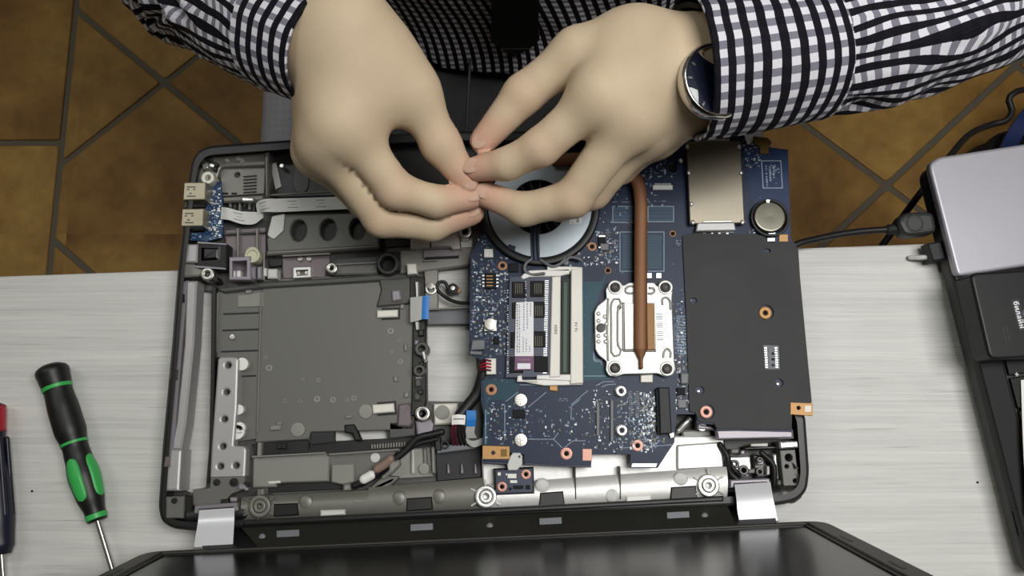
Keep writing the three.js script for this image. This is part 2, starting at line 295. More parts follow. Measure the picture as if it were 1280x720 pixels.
  for (const x of [297, 321]) L('rib', [x - 1.5, 285, x + 1.5, 285, x + 1, 322, x - 1, 322], 0.0125, 0.008, M.trayLight);
  L('rib', [280, 291, 331, 289, 331, 291, 280, 293.5], 0.0118, 0.008, M.shell);
  part('post', [disc(315, 317, 0.0175, 0.008, 0.0042), ring(315, 319, 0.0185, 0.008, 0.0045, 0.003)], M.ivoryPost, laptop, 'cream plastic post');
  L('socket_wall', [286, 321, 313, 320, 314, 350, 286, 350], 0.019, 0.0055, M.rail, { bev: 0.0006, holes: [[289, 325, 310, 324, 310, 347, 289, 347]] });
  L('socket_floor', [289, 325, 310, 324, 310, 347, 289, 347], 0.0075, 0.005, M.mauve);
  for (const x of [288, 295]) L('socket_tab', rect(x, 338, x + 5, 350), 0.0145, 0.0075, M.white, { bev: 0.0008 }, 'pale pink plastic tab');
  for (const x of [313, 321]) L('spacer', rect(x, 333, x + 6, 349), 0.016, 0.0055, M.rail, { bev: 0.0008 });
  L('spacer', rect(329, 335, 333, 345), 0.014, 0.0055, M.offWhite); L('spacer', rect(334, 336, 346, 348), 0.015, 0.0055, M.offWhite, { bev: 0.0008 });
  L('plug_seat', [335, 322, 352, 319, 354, 332, 336, 334], 0.0095, 0.005, M.shellBlack, { r: 0.002 });
  L('cross_plate', [352, 320, 412, 316, 413, 346, 354, 348], 0.0088, 0.005, M.mauve, {});
  L('slot_frame', [366, 334, 389, 333, 389, 347, 366, 348], 0.0125, 0.008, M.bright, { bev: 0.0004, holes: [[369, 336.5, 386, 336, 386, 345, 369, 346]] });
  for (const [x, y] of [[375, 323], [386, 323], [372, 342], [384, 341]]) part('pin', [disc(x, y, 0.0105, 0.008, 0.0016, 14)], M.steel, laptop);
  L('cross_rail', [415, 330, 473, 327, 473, 343, 416, 344], 0.0112, 0.005, M.tray, { bev: 0.001 });
  L('notch', [407, 338, 414, 334, 424, 337, 430, 345, 406, 345], 0.0092, 0.005, M.black);
  part('screw_boss', [ring(414.5, 335, 0.0155, 0.005, 0.0035, 0.001)], M.steel, laptop, 'bright screw insert');
  part('screw_boss', [ring(484.5, 329, 0.0185, 0.005, 0.0068, 0.0042)], M.shellDark, laptop, 'round black screw post');
  L('boss_plate', [473, 316, 500, 314, 501, 343, 473, 344], 0.0085, 0.005, M.shellBlack);
  // --- touch pad connector corner behind the hand
  L('cross_plate', [500, 313, 590, 308, 590, 331, 500, 343], 0.0105, 0.005, M.trayLight, { bev: 0.0008 });
  L('bright_bracket', [513, 297, 566, 292, 574, 288, 577, 312, 566, 313, 563, 309, 513, 310], 0.0165, 0.006, M.bright, { bev: 0.0008 }, 'bright metal bracket by the fan');
  L('bracket_line', [537, 294, 539, 294, 539, 309, 537, 309], 0.0172, 0.016, M.darkSteel);
  L('slot_frame', [529, 313, 574, 311, 574, 320, 529, 323], 0.0126, 0.01, M.rail); L('slot', [531, 321, 573, 319, 573, 322, 531, 324], 0.0128, 0.01, M.black);
  part('screw_boss', [ring(581, 289, 0.0205, 0.005, 0.0042, 0.0019)], M.steel, laptop, 'bright screw insert beside the fan');
  L('post_plate', [573, 296, 590, 294, 591, 326, 575, 328], 0.0098, 0.005, M.ivory, { bev: 0.0006 });
  L('side_plate', [530, 325, 547, 325, 547, 388, 532, 388], 0.0092, 0.005, M.trayLight, {});
  L('cap', [508, 329, 520, 329, 521, 342, 509, 343], 0.0185, 0.008, M.ivory, { bev: 0.0012, seg: 2 }, 'ivory plastic cap');
  part('screw', [disc(538, 357, 0.0135, 0.0085, 0.0021, 18)], M.steel, laptop); part('screw_seat', [ring(538.5, 361, 0.0105, 0.0085, 0.0036, 0.0018)], M.bright, laptop);
  L('cross_plate', [533, 388, 588, 385, 590, 405, 534, 406], 0.0078, 0.005, M.grey, { bev: 0.0006 });
  // --- the drive bay
  L('bay_margin', [268, 362, 328, 352, 325, 548, 296, 552, 298, 447, 266, 447], 0.0082, 0.004, M.tray, { r: 0.001 });
  const bay = [327, 349, 519, 342, 524, 360, 523, 505, 560, 503, 512, 526, 512, 536, 386, 541, 386, 549, 318, 554, 321, 500];
  L('drive_bay', [328, 349, 519, 342, 523, 362, 521, 505, 517, 537, 388, 540, 386, 549, 319, 553, 324, 450], 0.0088, 0.004, M.tray, { r: 0.001, bev: 0.0005 }, 'broad flat grey drive bay');
  for (const [y, x0] of [[392, 279], [412.5, 278], [439, 276]]) L('groove', [x0, y - 0.4, 324, y - 2, 323, y, x0, y + 1.6], 0.0086, 0.0078, M.black, { bev: 0 });
  L('groove', rect(302, 469, 320, 471, 0.3), 0.0086, 0.0078, M.black, { bev: 0 });
  L('bay_patch', [297, 369, 329, 365, 329, 383, 297, 384], 0.009, 0.0078, M.trayLight, { bev: 0.0002 });
  L('bay_edge', [270, 361, 330, 352, 416, 347, 480, 342, 512, 341, 512, 349, 416, 355, 330, 360, 280, 366], 0.0112, 0.005, M.shell, { bev: 0.001 });
  L('bay_corner', [472, 345, 512, 343, 517, 358, 512, 380, 470, 384, 476, 362], 0.0108, 0.006, M.shell, { r: 0.0015, bev: 0.001 });
  L('tab', [489, 363, 500, 362, 502, 375, 490, 377], 0.0128, 0.0085, M.rail, { bev: 0.0008 });
  for (const [a, k] of [[[471, 388, 497, 387, 497, 396, 471, 397], 0], [[465, 506, 492, 504, 493, 515, 466, 517], 0]]) { L('spring_tab', a, 0.0118, 0.0085, M.ivory, { bev: 0.0007 }, 'pale tab over a dark slot'); const b = a.slice(); L('tab_slot', [b[0] + 6, b[1] - 3, b[2] + 3, b[3] - 3, b[4] + 3, b[5] + 3, b[6] + 6, b[7] + 3], 0.0094, 0.0085, M.black, { bev: 0 }); }
  for (const [x, y] of [[457, 514], [372, 537]]) part('round_pad', [disc(x, y, 0.0096, 0.0085, 0.0042)], M.trayLight, laptop);
  for (const [x, y] of [[378, 474], [356, 501], [375, 501], [396, 499], [416, 500], [398, 475], [442, 498], [488, 414], [499, 426], [490, 440], [500, 452], [434, 500], [332, 447], [336, 460]]) part('mould_mark', [ring(x, y, 0.0091, 0.0085, rr(0.001, 0.0022), 0.0006)], M.trayLight, laptop);
  // --- black latch strip right of the bay
  L('latch_strip', [512, 344, 531, 346, 532, 380, 533, 500, 529, 520, 514, 520, 516, 400, 512, 370], 0.0115, 0.004, M.shellBlack, { bev: 0.0006 });
  for (const [x, y, r] of [[527, 436, 0.0042], [524, 463, 0.0035]]) part('screw_boss', [ring(x, y, 0.0165, 0.006, r, r * 0.45)], M.shell, laptop, 'dark screw post on the latch strip');
  part('screw_boss', [ring(528, 517, 0.0178, 0.004, 0.0044, 0.0019)], M.steel, laptop, 'bright screw post below the drive bay');
  L('latch', [526, 440, 531, 437, 534, 448, 530, 452], 0.0175, 0.01, M.bright, { bev: 0.0008 });
  for (const [x, y] of [[520, 392], [522, 478], [521, 495]]) L('latch_rib', rect(x - 4, y - 5, x + 5, y + 6), 0.0138, 0.01, M.shell, { bev: 0.001 });
  L('rib', [519, 352, 523, 352, 523, 372, 520, 372], 0.016, 0.01, M.bright); L('rib', [519, 402, 523, 402, 523, 412, 520, 412], 0.016, 0.01, M.offWhite);
  L('pad_plate', [542, 505, 572, 504, 572, 530, 543, 531], 0.0105, 0.004, M.ivory, { bev: 0.0008 }); part('round_pad', [disc(553, 515.5, 0.0113, 0.01, 0.0042)], M.trayLight, laptop);
  L('bracket', [519, 526, 538, 524, 542, 530, 540, 544, 521, 546], 0.0135, 0.005, M.rail, { bev: 0.0012, seg: 2 });
  L('bay_corner', [498, 505, 513, 503, 516, 528, 512, 534, 496, 533], 0.0112, 0.006, M.mauve, { bev: 0.001, r: 0.001 });
  // --- left rail with the long opening
  L('side_rail', [227, 352, 234, 350, 227, 430, 218, 540, 212, 612, 203, 612, 208, 540, 219, 430], 0.0205, 0.006, M.rail, { bev: 0.001 });
  L('side_rail', [233, 351, 246, 351, 242, 430, 232, 530, 226, 562, 213, 562, 220, 530, 230, 430], 0.0195, 0.006, M.zinc, { bev: 0.001 });
  L('rail_end', [213, 562, 227, 562, 224, 614, 204, 614, 208, 580], 0.0212, 0.005, M.zinc, { bev: 0.0014, seg: 2 });
  L('rail_clip', [222, 367, 230, 367, 230, 378, 221, 378], 0.0215, 0.016, M.shellDark, { bev: 0.0005 }); L('rail_clip', [213, 462, 222, 462, 221, 475, 211, 475], 0.0217, 0.016, M.shell, { bev: 0.0005 }); L('rail_clip', [206, 570, 213, 570, 212, 584, 204, 584], 0.0222, 0.016, M.mauve, { bev: 0.0005 });
  L('opening_edge', [265, 358, 270, 358, 268, 470, 266, 560, 262, 604, 258, 604, 262, 560, 264, 470], 0.0125, 0.003, M.shellDark);
  // --- charging socket corner
  L('socket_block', [228, 305, 247, 305, 246, 328, 226, 328], 0.0205, 0.005, M.zinc, { bev: 0.0008 });
  L('socket_block', [226, 328, 262, 330, 262, 344, 224, 347], 0.0165, 0.005, M.trayLight, { bev: 0.001 });
  L('jack_frame', [245, 301, 284, 304, 284, 336, 262, 336, 244, 333], 0.0192, 0.005, M.black, { r: 0.001, bev: 0.0008, holes: [[250, 308, 278, 309, 277, 326, 250, 328]] });
  L('charging_jack', [253, 308, 274, 309, 273, 324, 252, 326], 0.0185, 0.006, M.blackGloss, { r: 0.0015, bev: 0.0015, seg: 2 });
  L('jack_clip', [247, 302, 283, 304.5, 283, 306, 247, 304], 0.0199, 0.018, M.rail, { bev: 0 }); L('jack_clip', [244, 332, 282, 335, 282, 336.8, 244, 334], 0.0199, 0.018, M.rail, { bev: 0 }); L('jack_clip', [273, 308, 276, 308, 275, 326, 272, 326], 0.0192, 0.018, M.shell, { bev: 0 });
  part('screw', [ring(259, 342.5, 0.0195, 0.006, 0.0042, 0.0013)], M.steel, laptop, 'bright round screw insert'); L('cable_stub', [262, 341, 268, 339, 274, 352, 268, 354], 0.015, 0.006, M.black, { r: 0.001 });
  // --- hinge plate at the lower left
  L('hinge_plate', [272, 449, 275, 446, 295, 446, 298, 449, 296, 510, 292, 557, 305, 558, 308, 562, 306, 600, 262, 600, 264, 560], 0.0155, 0.007, M.zinc, { r: 0.001, bev: 0.0012, seg: 2, holes: [[285, 456.5], [283, 490], [280.5, 524], [278.5, 558], [275.5, 583], [295, 582]].map((p) => circlePath(p[0], p[1], 0.0155, 0.0017)) }, 'silver metal hinge plate with screw holes');
  for (const [x, y] of [[302, 455], [298, 512], [296, 540], [299, 535]]) part('melted_post', [disc(x, y, 0.0128, 0.006, rr(0.003, 0.0044), 12)], M.white, laptop);
  L('hinge_bracket', [263, 596, 306, 595, 305, 612, 290, 617, 278, 630, 268, 632, 240, 632, 241, 612, 262, 610], 0.0172, 0.006, M.tray, { bev: 0.0004 }, 'dark hinge bracket');
  part('screw', [disc(270.5, 603, 0.0182, 0.016, 0.0019)], M.black, laptop); part('screw', [disc(292, 603, 0.0182, 0.016, 0.0024)], M.shellBlack, laptop);
  L('hinge_block', [207, 621, 230, 620, 229, 648, 207, 648], 0.0225, 0.006, M.tray, { bev: 0.0006 }); part('screw', [disc(217.5, 626, 0.0235, 0.021, 0.0016)], M.black, laptop);
  L('hinge_block', [231, 619, 239, 619, 240, 650, 232, 652], 0.0205, 0.006, M.shellDark, { bev: 0.001 });
  part('hinge_barrel', [tube([238, 644, 0.017, 306, 640, 0.017], 0.0045, 4, 16)], M.shellDark, laptop, 'dark hinge barrel');
  L('hinge_clip', [243, 632, 296, 628, 298, 638, 292, 640, 291, 634, 248, 637, 247, 642, 242, 642], 0.0232, 0.018, M.rail, { bev: 0.0006 });
  for (const [x, y] of [[282, 627], [293, 624], [304, 608], [310, 605], [309, 611]]) part('clip', box(P(x, y, 0.0185), rr(0.002, 0.0045), 0.004, rr(0.0015, 0.003), 0.0004), rnd() > 0.4 ? M.rail : M.black, laptop);
  // --- lower left well
  L('well_plate', [316, 571, 406, 566, 412, 570, 411, 602, 345, 604, 345, 609, 315, 610], 0.0092, 0.004, M.trayLight, { bev: 0.0008 });
  L('well_step', [326, 584, 356, 582, 356, 603, 326, 605], 0.0084, 0.004, M.tray);
  L('well_plate', [411, 568, 498, 562, 470, 600, 446, 606, 413, 603], 0.0086, 0.004, M.tray, { bev: 0.0005 });
  L('well_pad', [414, 580, 443, 579, 443, 603, 428, 606, 414, 603], 0.0108, 0.006, M.trayLight, { bev: 0.0007 });
  part('round_pad', [disc(469, 572, 0.0095, 0.008, 0.0028)], M.offWhite, laptop);
  L('well_plate', [498, 562, 538, 559, 542, 596, 478, 600], 0.0088, 0.004, M.trayLight, { bev: 0.0006 });
  L('rib', [514, 562, 517, 562, 518, 592, 514, 592], 0.0122, 0.008, M.offWhite, { bev: 0.0008 }); L('rib', [539, 559, 543, 559, 544, 592, 540, 592], 0.0162, 0.008, M.bright, { bev: 0.001 });
  part('round_pad', [disc(530, 586, 0.0108, 0.008, 0.0032)], M.trayLight, laptop); L('rib', [528, 560, 534, 560, 535, 582, 529, 582], 0.0102, 0.008, M.gloss, { bev: 0.0008 });
  L('dark_slot', [336, 604, 424, 600, 428, 610, 426, 612, 336, 616], 0.0062, 0.004, M.black); L('slot_lip', [334, 602, 350, 601, 350, 604, 336, 605], 0.0105, 0.006, M.white, { bev: 0.0006 });
  L('ledge', [314, 555, 386, 550, 386, 566, 318, 569], 0.0068, 0.004, M.shellDark); for (const x of [346, 351]) L('clip', rect(x, 554, x + 7, 561), 0.0095, 0.006, M.black);
  L('strap', [322, 553, 327, 553, 326, 572, 321, 572], 0.0105, 0.004, M.trayLight);
  L('ledge', [388, 533, 418, 531, 418, 553, 388, 556], 0.0072, 0.004, M.charcoal); 
  L('hook', [430, 531, 443, 530, 448, 540, 453, 551, 443, 551, 440, 542, 431, 541], 0.0105, 0.006, M.shellDark, { r: 0.001, bev: 0.0008 });
  L('ledge', [386, 553, 540, 545, 540, 560, 460, 564, 388, 569], 0.0062, 0.004, M.shellBlack); L('ledge', [486, 527, 520, 527, 520, 545, 486, 549], 0.0088, 0.004, M.shell, { bev: 0.0008 });
  for (let i = 0; i < 13; i++) L('vent_rib', [464 + i * 3.4, 555.5 - i * 0.25, 466 + i * 3.4, 555.4 - i * 0.25, 466 + i * 3.4, 561 - i * 0.25, 464 + i * 3.4, 561.2 - i * 0.25], 0.0085, 0.006, M.trayLight, { bev: 0.0002 });
  // --- rounded rear rail
  {
    const rail = (x0, y0, x1, y1, x2, y2, x3, y3, m, name, label) => {          // curved top between two traced edge lines
      const n = 12, cols = 24, pos = [], uv = [], idx = [];
      for (let i = 0; i <= cols; i++) for (let j = 0; j <= n; j++) {
        const t = i / cols, u = j / n, a = P(x0 + (x1 - x0) * t, y0 + (y1 - y0) * t, 0.014), b = P(x3 + (x2 - x3) * t, y3 + (y2 - y3) * t, 0.014), p = a.lerp(b, u);
        pos.push(p.x, 0.0135 + 0.0075 * Math.pow(Math.sin(Math.PI * (0.06 + 0.88 * u)), 0.4), p.z); uv.push(p.x, -p.z);
      }
      for (let i = 0; i < cols; i++) for (let j = 0; j < n; j++) { const a = i * (n + 1) + j; idx.push(a, a + 1, a + n + 1, a + 1, a + n + 2, a + n + 1); }
      const g = new THREE.BufferGeometry(); g.setAttribute('position', new THREE.Float32BufferAttribute(pos, 3)); g.setAttribute('uv', new THREE.Float32BufferAttribute(uv, 2)); g.setIndex(idx); g.computeVertexNormals();
      const skirt = slab([x0, y0, x1, y1, x2, y2, x3, y3], 0.0135, 0.003); return part(name, [g, skirt], m, laptop, label);
    };
    rail(305, 621, 470, 612, 470, 645, 307, 652, M.gloss, 'rear_rail', 'rounded glossy rear rail'); rail(462, 609, 604, 597, 606, 640, 462, 646, M.gloss, 'rear_rail'); 
    L('rail_ramp', [455, 616, 480, 594, 500, 596, 480, 616], 0.0155, 0.005, M.gloss, { r: 0.002, bev: 0.0015, seg: 2 });
    L('foil_plate', [602, 572, 640, 570, 845, 545, 905, 545, 906, 590, 604, 612], 0.0135, 0.004, M.foil, { r: 0.001, bev: 0.0008 }, 'bright metal-coated rear plate');
    rail(604, 605, 906, 583, 906, 626, 606, 640, M.foil, 'rear_rail', 'bright metal-coated rounded rail');
    L('plate_step', [846, 556, 903, 552, 905, 585, 846, 588], 0.0155, 0.01, M.foil, { r: 0.0015, bev: 0.001 });
    for (const x of [718, 774]) L('joint_line', [x, 583, x + 1.6, 583, x + 2.5, 624, x + 1, 624], 0.0214, 0.012, M.shell, { bev: 0.0003 });
    for (const [a, d] of [[[342, 630, 372, 629, 373, 644, 342, 646], 0], [[508, 623, 540, 621, 541, 637, 508, 639], 0], [[675, 616, 704, 614, 706, 631, 674, 633], 0], [[839, 609, 870, 607, 872, 623, 838, 625], 0]]) L('rail_notch', a, 0.0218, 0.012, M.shellBlack, { bev: 0.0006 }, 'dark rectangular notch');
    for (const [x, y, k] of [[324, 633, 0], [607, 621, 1], [886, 607, 1]]) {
      part('screw_boss', [ring(x, y, 0.0235, 0.005, 0.0062, 0.0036), ring(x, y, 0.0242, 0.005, 0.0036, 0.0014)], k ? M.bright : M.gloss, laptop, k ? 'bright ringed screw post on the rear rail' : 'grey ringed screw post on the rear rail');
      for (let i = 0; i < 6; i++) { const c = P(x, y, 0.0205), a = i * Math.PI / 3 + 0.5; part('boss_rib', box(V(c.x + Math.cos(a) * 0.0075, 0.0208, c.z + Math.sin(a) * 0.0075), 0.004, 0.002, 0.0009, 0.0003, -a), k ? M.foil : M.gloss, laptop); }
    }
    L('post_tab', [321, 612, 329, 611, 329, 619, 320, 620], 0.0165, 0.006, M.trayLight, { bev: 0.0008 }); L('post_tab', [429, 606, 437, 605, 438, 613, 429, 614], 0.0165, 0.006, M.trayLight, { bev: 0.0008 });
    for (const [a, m] of [[[400, 638, 431, 637, 431, 644, 400, 646], M.offWhite], [[783, 620, 814, 618, 814, 626, 783, 628], M.white]]) L('rail_tab', a, 0.0222, 0.014, m, { bev: 0.0008 }, 'pale rubber tab');
    for (const [x, y] of [[382, 628], [499, 623], [549, 621], [678, 607], [765, 619], [851, 599]]) { const c = P(x, y, 0.0205), s = new THREE.SphereGeometry(0.0042, 16, 10); s.scale(1, 0.35, 1); s.translate(c.x, 0.0202, c.z); part('rail_dimple', s, x > 600 ? M.foil : M.gloss, laptop); }
    L('rail_mark', [441, 625, 455, 625, 455, 628, 441, 628], 0.0217, 0.02, M.trayLight, { bev: 0.0002 });
    L('connector_bay', [544, 562, 602, 556, 602, 597, 546, 602], 0.0098, 0.004, M.charcoal, { bev: 0.0006 }, 'black connector bay'); for (const x of [559, 576, 593]) L('bay_rib', [x, 580, x + 2, 580, x + 3.4, 592, x, 592], 0.0125, 0.008, M.rail, { bev: 0.0004 });
    L('rear_lip', [303, 651, 600, 636, 905, 620, 905, 627, 600, 643, 303, 658], 0.0228, 0.004, M.shellBlack, { bev: 0.001, seg: 2 });
  }
  // --- small ribs, clips and edges about the shell
  for (const a of [[270, 366, 273, 366, 270, 446, 267, 446], [325, 366, 327, 366, 322, 540, 320, 540]]) L('rib', a, 0.0102, 0.007, M.trayLight, { bev: 0.0004 });
  for (const [x, y, w, d] of [[306, 362, 8, 5], [500, 380, 5, 6], [478, 356, 7, 4], [492, 470, 5, 7], [505, 430, 4, 9], [337, 531, 14, 7], [345, 527, 8, 4], [431, 519, 9, 4], [505, 490, 6, 7]]) L('tab', rect(x, y, x + w, y + d, 0.5), 0.0104, 0.0085, M.trayLight, { bev: 0.0006 });
  for (const [x, y] of [[290, 421], [262, 208], [283, 200], [297, 198], [302, 200], [352, 207], [388, 250], [349, 298]]) part('screw', [disc(x, y, 0.0105 + (y < 260 ? 0.003 : 0), 0.006, rr(0.001, 0.0016), 12)], M.bright, laptop);
  for (const [x0, y0, x1, y1] of [[252, 193, 333, 188], [338, 244, 470, 236], [330, 318, 330, 349], [354, 320, 412, 317], [416, 331, 473, 328], [530, 326, 546, 325], [532, 387, 588, 384], [316, 571, 406, 566], [412, 568, 498, 562]]) { const h = 0.0128; part('edge_ridge', [tube([x0, y0, h, x1, y1, h], 0.0006, 4, 6)], M.trayLight, laptop); }
  for (let i = 0; i < 8; i++) L('rib', rect(286 + i * 6, 252 + (i % 2) * 3, 288.5 + i * 6, 259 + (i % 3) * 3), 0.0092, 0.0055, i % 2 ? M.shell : M.trayLight, { bev: 0.0004 });
  for (const [x, y, w, d, m] of [[519, 382, 6, 5, 1], [523, 412, 7, 8, 0], [518, 425, 5, 6, 1], [524, 452, 6, 5, 0], [519, 470, 8, 4, 1], [522, 487, 7, 6, 0], [526, 508, 9, 3, 1]]) L('latch_rib', rect(x, y, x + w, y + d, 0.4), 0.0142, 0.01, m ? M.rail : M.shellDark, { bev: 0.0006 });
  for (const [x, y, w, d, m] of [[914, 561, 10, 6, 0], [926, 563, 5, 5, 1], [947, 574, 8, 7, 1], [935, 586, 9, 6, 0], [958, 582, 5, 12, 1], [972, 600, 6, 8, 0], [922, 592, 14, 4, 1]]) L('hinge_piece', rect(x, y, x + w, y + d, 0.3), 0.0148, 0.008, m ? M.rail : M.tray, { bev: 0.0006 });
  for (const [x, y, r] of [[919, 580, 0.0026], [930, 588, 0.003], [950, 590, 0.0024], [950, 575, 0.0018]]) part('screw', ring(x, y, 0.0152, 0.008, r, r * 0.4), M.darkSteel, laptop, 'dark hinge screw');
  // --- hinge well at the lower right
  L('hinge_well', [905, 548, 990, 545, 996, 610, 908, 612], 0.0065, 0.004, M.shellBlack);
  L('hinge_plate', [911, 571, 938, 570, 940, 592, 926, 597, 912, 597], 0.0125, 0.005, M.bright, { r: 0.001, bev: 0.0008, holes: [circlePath(918, 580, 0.0125, 0.0016), circlePath(930, 587, 0.0125, 0.002)] }, 'bright metal hinge plate');
  L('hinge_plate', [941, 568, 958, 570, 962, 596, 944, 598], 0.0112, 0.005, M.darkSteel, { r: 0.001, bev: 0.0008 });
  L('hinge_rod', [966, 568, 971, 567, 974, 599, 969, 600], 0.0165, 0.007, M.bright, { bev: 0.001, seg: 2 });
  L('hinge_block', [975, 563, 994, 562, 1000, 610, 980, 612], 0.0185, 0.006, M.tray, { bev: 0.0003, holes: [circlePath(986, 572, 0.0185, 0.0022), circlePath(983.5, 583, 0.0185, 0.0012), circlePath(994, 601, 0.0185, 0.0013), [992, 586, 999, 585, 1000, 594, 993, 595]] }, 'dark hinge block with screw holes');
  L('well_wall', [901, 538, 992, 537, 993, 548, 902, 550], 0.0215, 0.005, M.rail, { bev: 0.0012 });
  L('bright_clip', [939, 555, 960, 554, 960, 558, 939, 558], 0.0165, 0.012, M.white, { bev: 0.0006 }); L('clip_bar', [930, 558, 975, 556, 976, 562, 930, 563], 0.0142, 0.008, M.shellDark, { bev: 0.001 });
  L('rim_clip', [974, 552, 998, 551, 999, 560, 975, 561], 0.0208, 0.01, M.bright, { r: 0.0008, bev: 0.001 });
  part('hinge_barrel', [tube([962, 619, 0.0165, 992, 616, 0.0165], 0.0048, 4, 16)], M.shellDark, laptop, 'dark hinge barrel');
  for (const x of [978, 986]) part('barrel_ring', [tube([x, 617.5, 0.0165, x + 2, 617.3, 0.0165], 0.0054, 2, 16)], M.darkSteel, laptop);
  L('hinge_clip', [913, 600, 962, 598, 964, 608, 959, 609, 958, 603, 918, 605, 918, 610, 913, 610], 0.0222, 0.016, M.rail, { bev: 0.0006 });
  for (const p of [[[952, 566, 0.016, 966, 580, 0.017, 968, 600, 0.016, 966, 614, 0.014], 0.0016], [[900, 556, 0.016, 909, 570, 0.018, 912, 590, 0.016, 922, 600, 0.016], 0.0018], [[912, 577, 0.0155, 918, 587, 0.0165, 925, 594, 0.0155], 0.0012]]) part('wire', tube(p[0], p[1], 32, 8), M.wire, laptop);
  L('cover_flap', [845, 516, 868, 520, 866, 532, 850, 540, 844, 540], 0.0115, 0.005, M.black); part('silver_link', [tube([848, 538, 0.0165, 858, 528, 0.0175, 862, 524, 0.017], 0.0017, 12, 8)], M.bright, laptop); L('cover_flap', [852, 538, 888, 536, 890, 546, 853, 548], 0.0125, 0.005, M.trayLight, { bev: 0.001 });
  part('screw', [disc(878, 533, 0.0185, 0.01, 0.0026)], M.bright, laptop); L('clip', [871, 520, 876, 520, 877, 531, 894, 533, 894, 538, 872, 536], 0.0195, 0.01, M.rail, { bev: 0.0008 });
}
// --- the display lid, standing nearly upright behind the base
{
  const lid = new THREE.Group(); lid.name = 'display_lid'; laptop.add(lid);
  const A = V(-0.1873, 0.0347, 0.1498), B = V(0.1575, 0.0376, 0.1342), ex = B.clone().sub(A).normalize(), ey = V(0, 0.996, 0.087).addScaledVector(ex, -V(0, 0.996, 0.087).dot(ex)).normalize(), ez = ex.clone().cross(ey), W = A.distanceTo(B), H = 0.205;
  const frame = new THREE.Matrix4().makeBasis(ex, ey, ez).setPosition(A);      // ez points away from the screen's back
  const round = (x0, y0, x1, y1, r, C = THREE.Shape) => { const s = new C(); s.moveTo(x0 + r, y0); s.lineTo(x1 - r, y0); s.quadraticCurveTo(x1, y0, x1, y0 + r); s.lineTo(x1, y1 - r); s.quadraticCurveTo(x1, y1, x1 - r, y1); s.lineTo(x0 + r, y1); s.quadraticCurveTo(x0, y1, x0, y1 - r); s.lineTo(x0, y0 + r); s.quadraticCurveTo(x0, y0, x0 + r, y0); s.closePath(); return s; };
  const ext = (s, z0, z1, b = 0.0005) => { const g = new THREE.ExtrudeGeometry(s, { depth: z1 - z0 - 2 * b, bevelEnabled: true, bevelThickness: b, bevelSize: b, bevelOffset: -b, bevelSegments: 2, curveSegments: 8 }); g.translate(0, 0, z0 + b); g.applyMatrix4(frame); return g; };
  const face = frame.determinant() > 0 ? 1 : -1;
  const front = ez.z < 0 ? 1 : -1, zz = (a, b) => front > 0 ? [a, b] : [-b, -a];
  const bezelM = mat(0x35332d, 0.5, 0.1), seal = round(-0.0025, -0.0025, W + 0.0025, H + 0.0025, 0.002);
  const outer = round(-0.0125, -0.006, W + 0.0125, H + 0.014, 0.012); outer.holes.push(round(-0.002, -0.002, W + 0.002, H + 0.002, 0.001, THREE.Path));
  part('bezel', ext(outer, ...zz(-0.003, 0.0012), 0.0008), bezelM, lid, 'dark matte screen surround');
  const so = round(-0.003, -0.003, W + 0.003, H + 0.003, 0.002); so.holes.push(round(0, 0, W, H, 0.001, THREE.Path));
  part('screen_seal', ext(so, ...zz(-0.002, 0.0003), 0.0002), M.black, lid);
  part('screen', ext(round(0, 0, W, H, 0.001), ...zz(-0.002, -0.0004), 0.0001), mat(0x0a0b0b, 0.24), lid, 'switched-off black glossy screen');
  part('lid_back', ext(round(-0.0125, -0.006, W + 0.0125, H + 0.014, 0.012), ...zz(-0.008, -0.0032), 0.0015), M.shellDark, lid);
  for (const [u, w] of [[W + 0.0062, 0.001], [-0.0062, 0.001]]) for (const v of [0.035, 0.09, 0.15]) part('bezel_slot', ext(round(u - w, v, u + w, v + 0.014, 0.0008), ...zz(0.0008, 0.0014), 0.0001), M.black, lid);
  // sloping chin between the hinges
  const c0 = P(303, 655, 0.021), c1 = P(908, 626, 0.021), d0 = A.clone().addScaledVector(ex, 0.05).addScaledVector(ey, -0.0035), d1 = B.clone().addScaledVector(ex, -0.036).addScaledVector(ey, -0.0035);
  for (const p of [c0, c1]) p.z += 0.003;
  part('chin', strip([c0, c0.clone().lerp(c1, 0.5), c1], [d0, d0.clone().lerp(d1, 0.5), d1], 0.003, 20), mat(0x262622, 0.32), lid, 'glossy dark strip under the screen');
  const e = (p, q) => p.clone().addScaledVector(ex, q).addScaledVector(ey, -0.0035);
  part('chin', strip([P(247, 664, 0.012), P(303, 661, 0.012)], [e(A, 0.02), e(A, 0.05)], 0.003, 6), M.shellDark, lid); part('chin', strip([P(908, 634, 0.012), P(965, 632, 0.012)], [e(B, -0.036), e(B, -0.014)], 0.003, 6), M.shellDark, lid);
  for (const t of [0.084, 0.36, 0.626, 0.89]) { const n = d0.clone().lerp(d1, t).lerp(c0.clone().lerp(c1, t), 0.62); part('bumper', box(n.add(V(0, 0.0022, -0.001)), 0.0125, 0.0014, 0.0038, 0.0005, 0.05), M.grey, lid, 'grey rubber bumper'); }
  for (const t of [0.03, 0.5, 0.945]) { const n = d0.clone().lerp(d1, t).lerp(c0.clone().lerp(c1, t), 0.6), g = new THREE.SphereGeometry(0.002, 12, 8); g.scale(1, 0.5, 1); g.translate(n.x, n.y + 0.002, n.z); part('bumper', g, M.grey, lid); }
}
